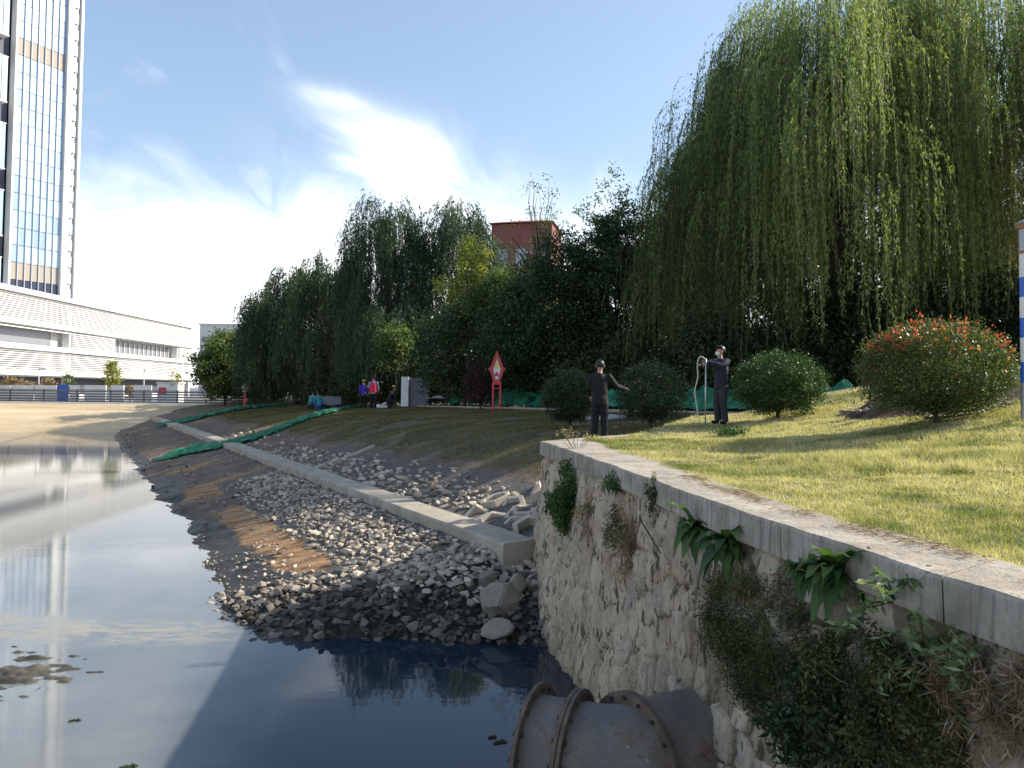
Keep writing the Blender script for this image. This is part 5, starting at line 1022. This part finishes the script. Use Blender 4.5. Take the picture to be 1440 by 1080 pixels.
for l0_, l1_, z0, z1 in ((8, 24, 3.95, 5.8), (27, 33, 1.5, 5.8), (38, 55, 3.95, 5.6), (8, 22, 1.6, 3.3), (33.5, 43, 1.5, 3.4), (50, 60, 1.5, 3.3)):
    podbox(l0_, l1_, 1.5, 1.59, z0, z1, 'winstrip', 'window')
for l_ in np.arange(38, 55, 1.4): podbox(l_, l_+.12, 1.38, 1.49, 4.0, 5.6, 'offwhite', 'mullion')
mb = MB()
for z in np.arange(1.6, 8.9, .21):
    for l0_, l1_ in ((-20, 7), (7, 26), (26, 36), (36, 56), (56, PL)):
        if l0_ == 36 and 3.95 < z < 5.7: continue
        if l0_ == 7 and 4.1 < z < 5.4: continue
        c_ = pd*((l0_+l1_)/2)+pnv*.35; mb.box((c_.x, c_.y, z+1.66), (l1_-l0_-.1, .16, .105), rzp)
tag(mb.build('louvre', M['louvre'], pod), kind='stuff')
for l_ in (-6, 7, 26, 36, 56, PL-.4): podbox(l_-.3, l_+.3, .45, 1.2, -1.6, PT-.3, 'louvre', 'column')
# distant pale block
c_ = at(312, 548, 150); c_.z = -1.66; blk = empty('apartment_block', c_, 'distant pale building block peeping over the leftmost tree', 'building'); MB().box((0, 6, 6.7), (9, 12, 13.4)).build('wall', M['screen'], blk); MB().box((0, 6, 13.55), (9.4, 12.4, .3)).build('roof', M['offwhite'], blk)
for z in (2.5, 5.2, 7.9, 10.6): MB().box((0, -.03, z), (8, .1, 1.1)).build('window', M['winstrip'], blk)
# tower
TR = at(82, 420, 110); TL = at(13, 420, 104); t0 = Vector((TL.x, TL.y)); t1 = Vector((TR.x, TR.y)); td = (t1-t0); TW = td.length; td.normalize(); tin = Vector((-td.y, td.x)); rzt = math.atan2(td.y, td.x)
tower = empty('glass_tower', (t0.x, t0.y, -1.66), 'tall pale blue glass office tower behind the louvred building', 'building'); ZT = 72
if tin.x > 0: tin = -tin
def tbox(l0_, l1_, in0, in1, z0, z1, mat, name, me=None):
    lc = (l0_+l1_)/2; ic = (in0+in1)/2; c2 = td*lc+tin*ic
    if me is None: return MB().box((c2.x, c2.y, (z0+z1)/2), (l1_-l0_, in1-in0, z1-z0), rzt).build(name, M[mat], tower)
    o = link(bpy.data.objects.new(name, me)); o.parent = tower; o.location = (c2.x, c2.y, (z0+z1)/2); o.rotation_euler = (random.uniform(-.004, .004), 0, rzt+random.uniform(-.006, .006)); return o
tbox(0, TW+2.3, .35, 24, 0, ZT, 'recess', 'core'); tbox(-1.2, TW+2.6, .1, 24.5, ZT, ZT+1, 'offwhite', 'roof')
nb = 7; bw = TW/nb; fh = 2.35; nf = int((ZT-12)/fh)
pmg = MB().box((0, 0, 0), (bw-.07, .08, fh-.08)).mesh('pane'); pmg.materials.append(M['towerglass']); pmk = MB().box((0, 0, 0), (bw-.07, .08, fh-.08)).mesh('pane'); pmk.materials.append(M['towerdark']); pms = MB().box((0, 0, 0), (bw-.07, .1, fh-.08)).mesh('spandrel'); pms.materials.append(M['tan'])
for f in range(nf):
    z0 = 11+f*fh; zc_ = z0+fh/2-1.66; vpix = 541-zc_*F/107
    for b in range(nb):
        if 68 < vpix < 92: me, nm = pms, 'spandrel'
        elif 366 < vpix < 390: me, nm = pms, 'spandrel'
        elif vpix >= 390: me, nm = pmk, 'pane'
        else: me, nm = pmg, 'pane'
        tbox(b*bw, (b+1)*bw, .18, .26, z0, z0+fh, '', nm, me)
for b in range(nb+1): tbox(b*bw-.035, b*bw+.035, .0, .3, 8, ZT, 'mullion', 'mullion')
tbox(TW+.08, TW+.95, -.35, 1.2, 8, ZT, 'white', 'corner_fin'); tbox(TW+2.0, TW+2.35, -.35, 1.0, 8, ZT, 'white', 'corner_fin'); tbox(TW+.96, TW+1.99, .05, .34, 8, ZT, 'greymetal', 'service_shaft')
for z in np.arange(9, ZT, 2.35): tbox(TW+.97, TW+1.6, -.25, .45, z, z+1.5, 'mullion', 'balcony_screen') if z > 12 else None
tbox(-.35, -.08, -.2, 1, 8, ZT, 'offwhite', 'corner_fin'); tbox(-9, -.62, .9, 20, 0, ZT, 'recess', 'wing_core')
for i in range(8):
    z1 = 52.2+1.66+8.9*2-i*8.9; 
    if z1 < 12: break
    tbox(-8.5, -1.5, -.5, .85, z1-5.9, z1, 'towerglass', 'bay_window'); tbox(-8.6, -1.45, -.6, .86, z1+.01, z1+.14, 'offwhite', 'bay_sill'); tbox(-8.6, -1.45, -.6, .86, z1-6.05, z1-5.91, 'offwhite', 'bay_sill')
    for l_ in (-7, -5.4, -3.8, -2.2): tbox(l_-.06, l_+.06, -.6, -.51, z1-5.9, z1, 'mullion', 'bay_mullion')
# red roofed building behind the trees
c_ = at(728, 540, 72); c_.z = -1.6; hs = empty('red_roof_building', c_, 'brown building with a red hipped roof showing above the trees', 'building', None, R(-12)); top = at(728, 297, 72).z+1.6; ev = at(728, 312, 72).z+1.6
MB().box((0, 4, ev/2), (5.6, 6, ev)).build('wall', M['brick'], hs); w_ = 3.1
MB().box((0, 4, ev-.9), (5.75, 6.15, 1.9)).build('red_band', M['redroof'], hs)
mb = MB(); mb.V = [Vector(v_) for v_ in ((-w_, .5, ev+.1), (w_, .5, ev+.1), (w_, 7.5, ev+.1), (-w_, 7.5, ev+.1), (-.6, 4, top), (1.2, 4, top))]; mb.F = [[0, 1, 5, 4], [1, 2, 5], [2, 3, 4, 5], [3, 0, 4], [3, 2, 1, 0]]; mb.build('roof', M['redroof'], hs)
for x_ in (-1.8, 0, 1.8):
    for z in (ev-3.2, ev-6.6, ev-10): f = MB().box((x_, .97, z), (1.0, .12, 1.7)).build('window', M['pane'], hs)
# street trees and shrubs on the far side
SG = 'small trees along the far road'
for i, (u, v, D, hh, ww, mat, nl, lab) in enumerate(((158, 552, 72.8, 3.6, .75, 'yellowleaf', 1500, 'narrow bright green street tree in front of the louvred building'), (96, 552, 72.8, 2.6, .5, 'palegreen', 500, 'thin sparse young street tree left of the bright green one'), (247, 552, 72.8, 3.0, .45, 'yellowleaf', 420, 'thin yellow street tree near the white booth'), (68, 552, 72.8, 1.9, .8, 'dryweed', 800, 'small brown leaved round tree by the railing'), (18, 552, 72.8, 2.0, 1.0, 'dryweed', 900, 'brown shrub tree at the far left edge'), (45, 552, 72.8, 1.7, .9, 'dryweed', 700, 'low brown shrub tree between two brown trees'), (183, 554, 72.8, 1.3, .6, 'dryweed', 500, 'low brown shrub right of the bright green tree'))):
    p = at(u, v, D); p.z = -1.67; leafy('street_tree', 0, 0, [(0, 0, hh*.62+.3, ww, hh*.38), (0, 0, hh*.85+.3, ww*.5, hh*.18)], nl, (.2, .12), mat, lab, 'tree', SG, r0=.05, clusters=36, cl_r=.16, base=p, seed=60+i)
for u, lab in ((10, 'leftmost'), (54, 'second'), (202, 'rightmost')):
    p = at(u, 552, 73); p.z = -1.67; lp = empty('street_lamp', p, 'thin pale street lamp on the far road, %s of three' % lab, 'street lamp', 'street lamps on the far road'); MB().tube([(0, 0, 0), (0, 0, 3.1)], [.07, .04], 8).build('post', M['offwhite'], lp); MB().box((.3, 0, 3.12), (.7, .16, .08)).build('lamp_head', M['offwhite'], lp)
for o_ in list(sc.objects):
    if o_.type == 'MESH' and o_.data.users and not o_.data.materials: print('nomat', o_.name)
print('tris', sum(len(o_.data.loops)-2*len(o_.data.polygons) for o_ in sc.objects if o_.type == 'MESH'))
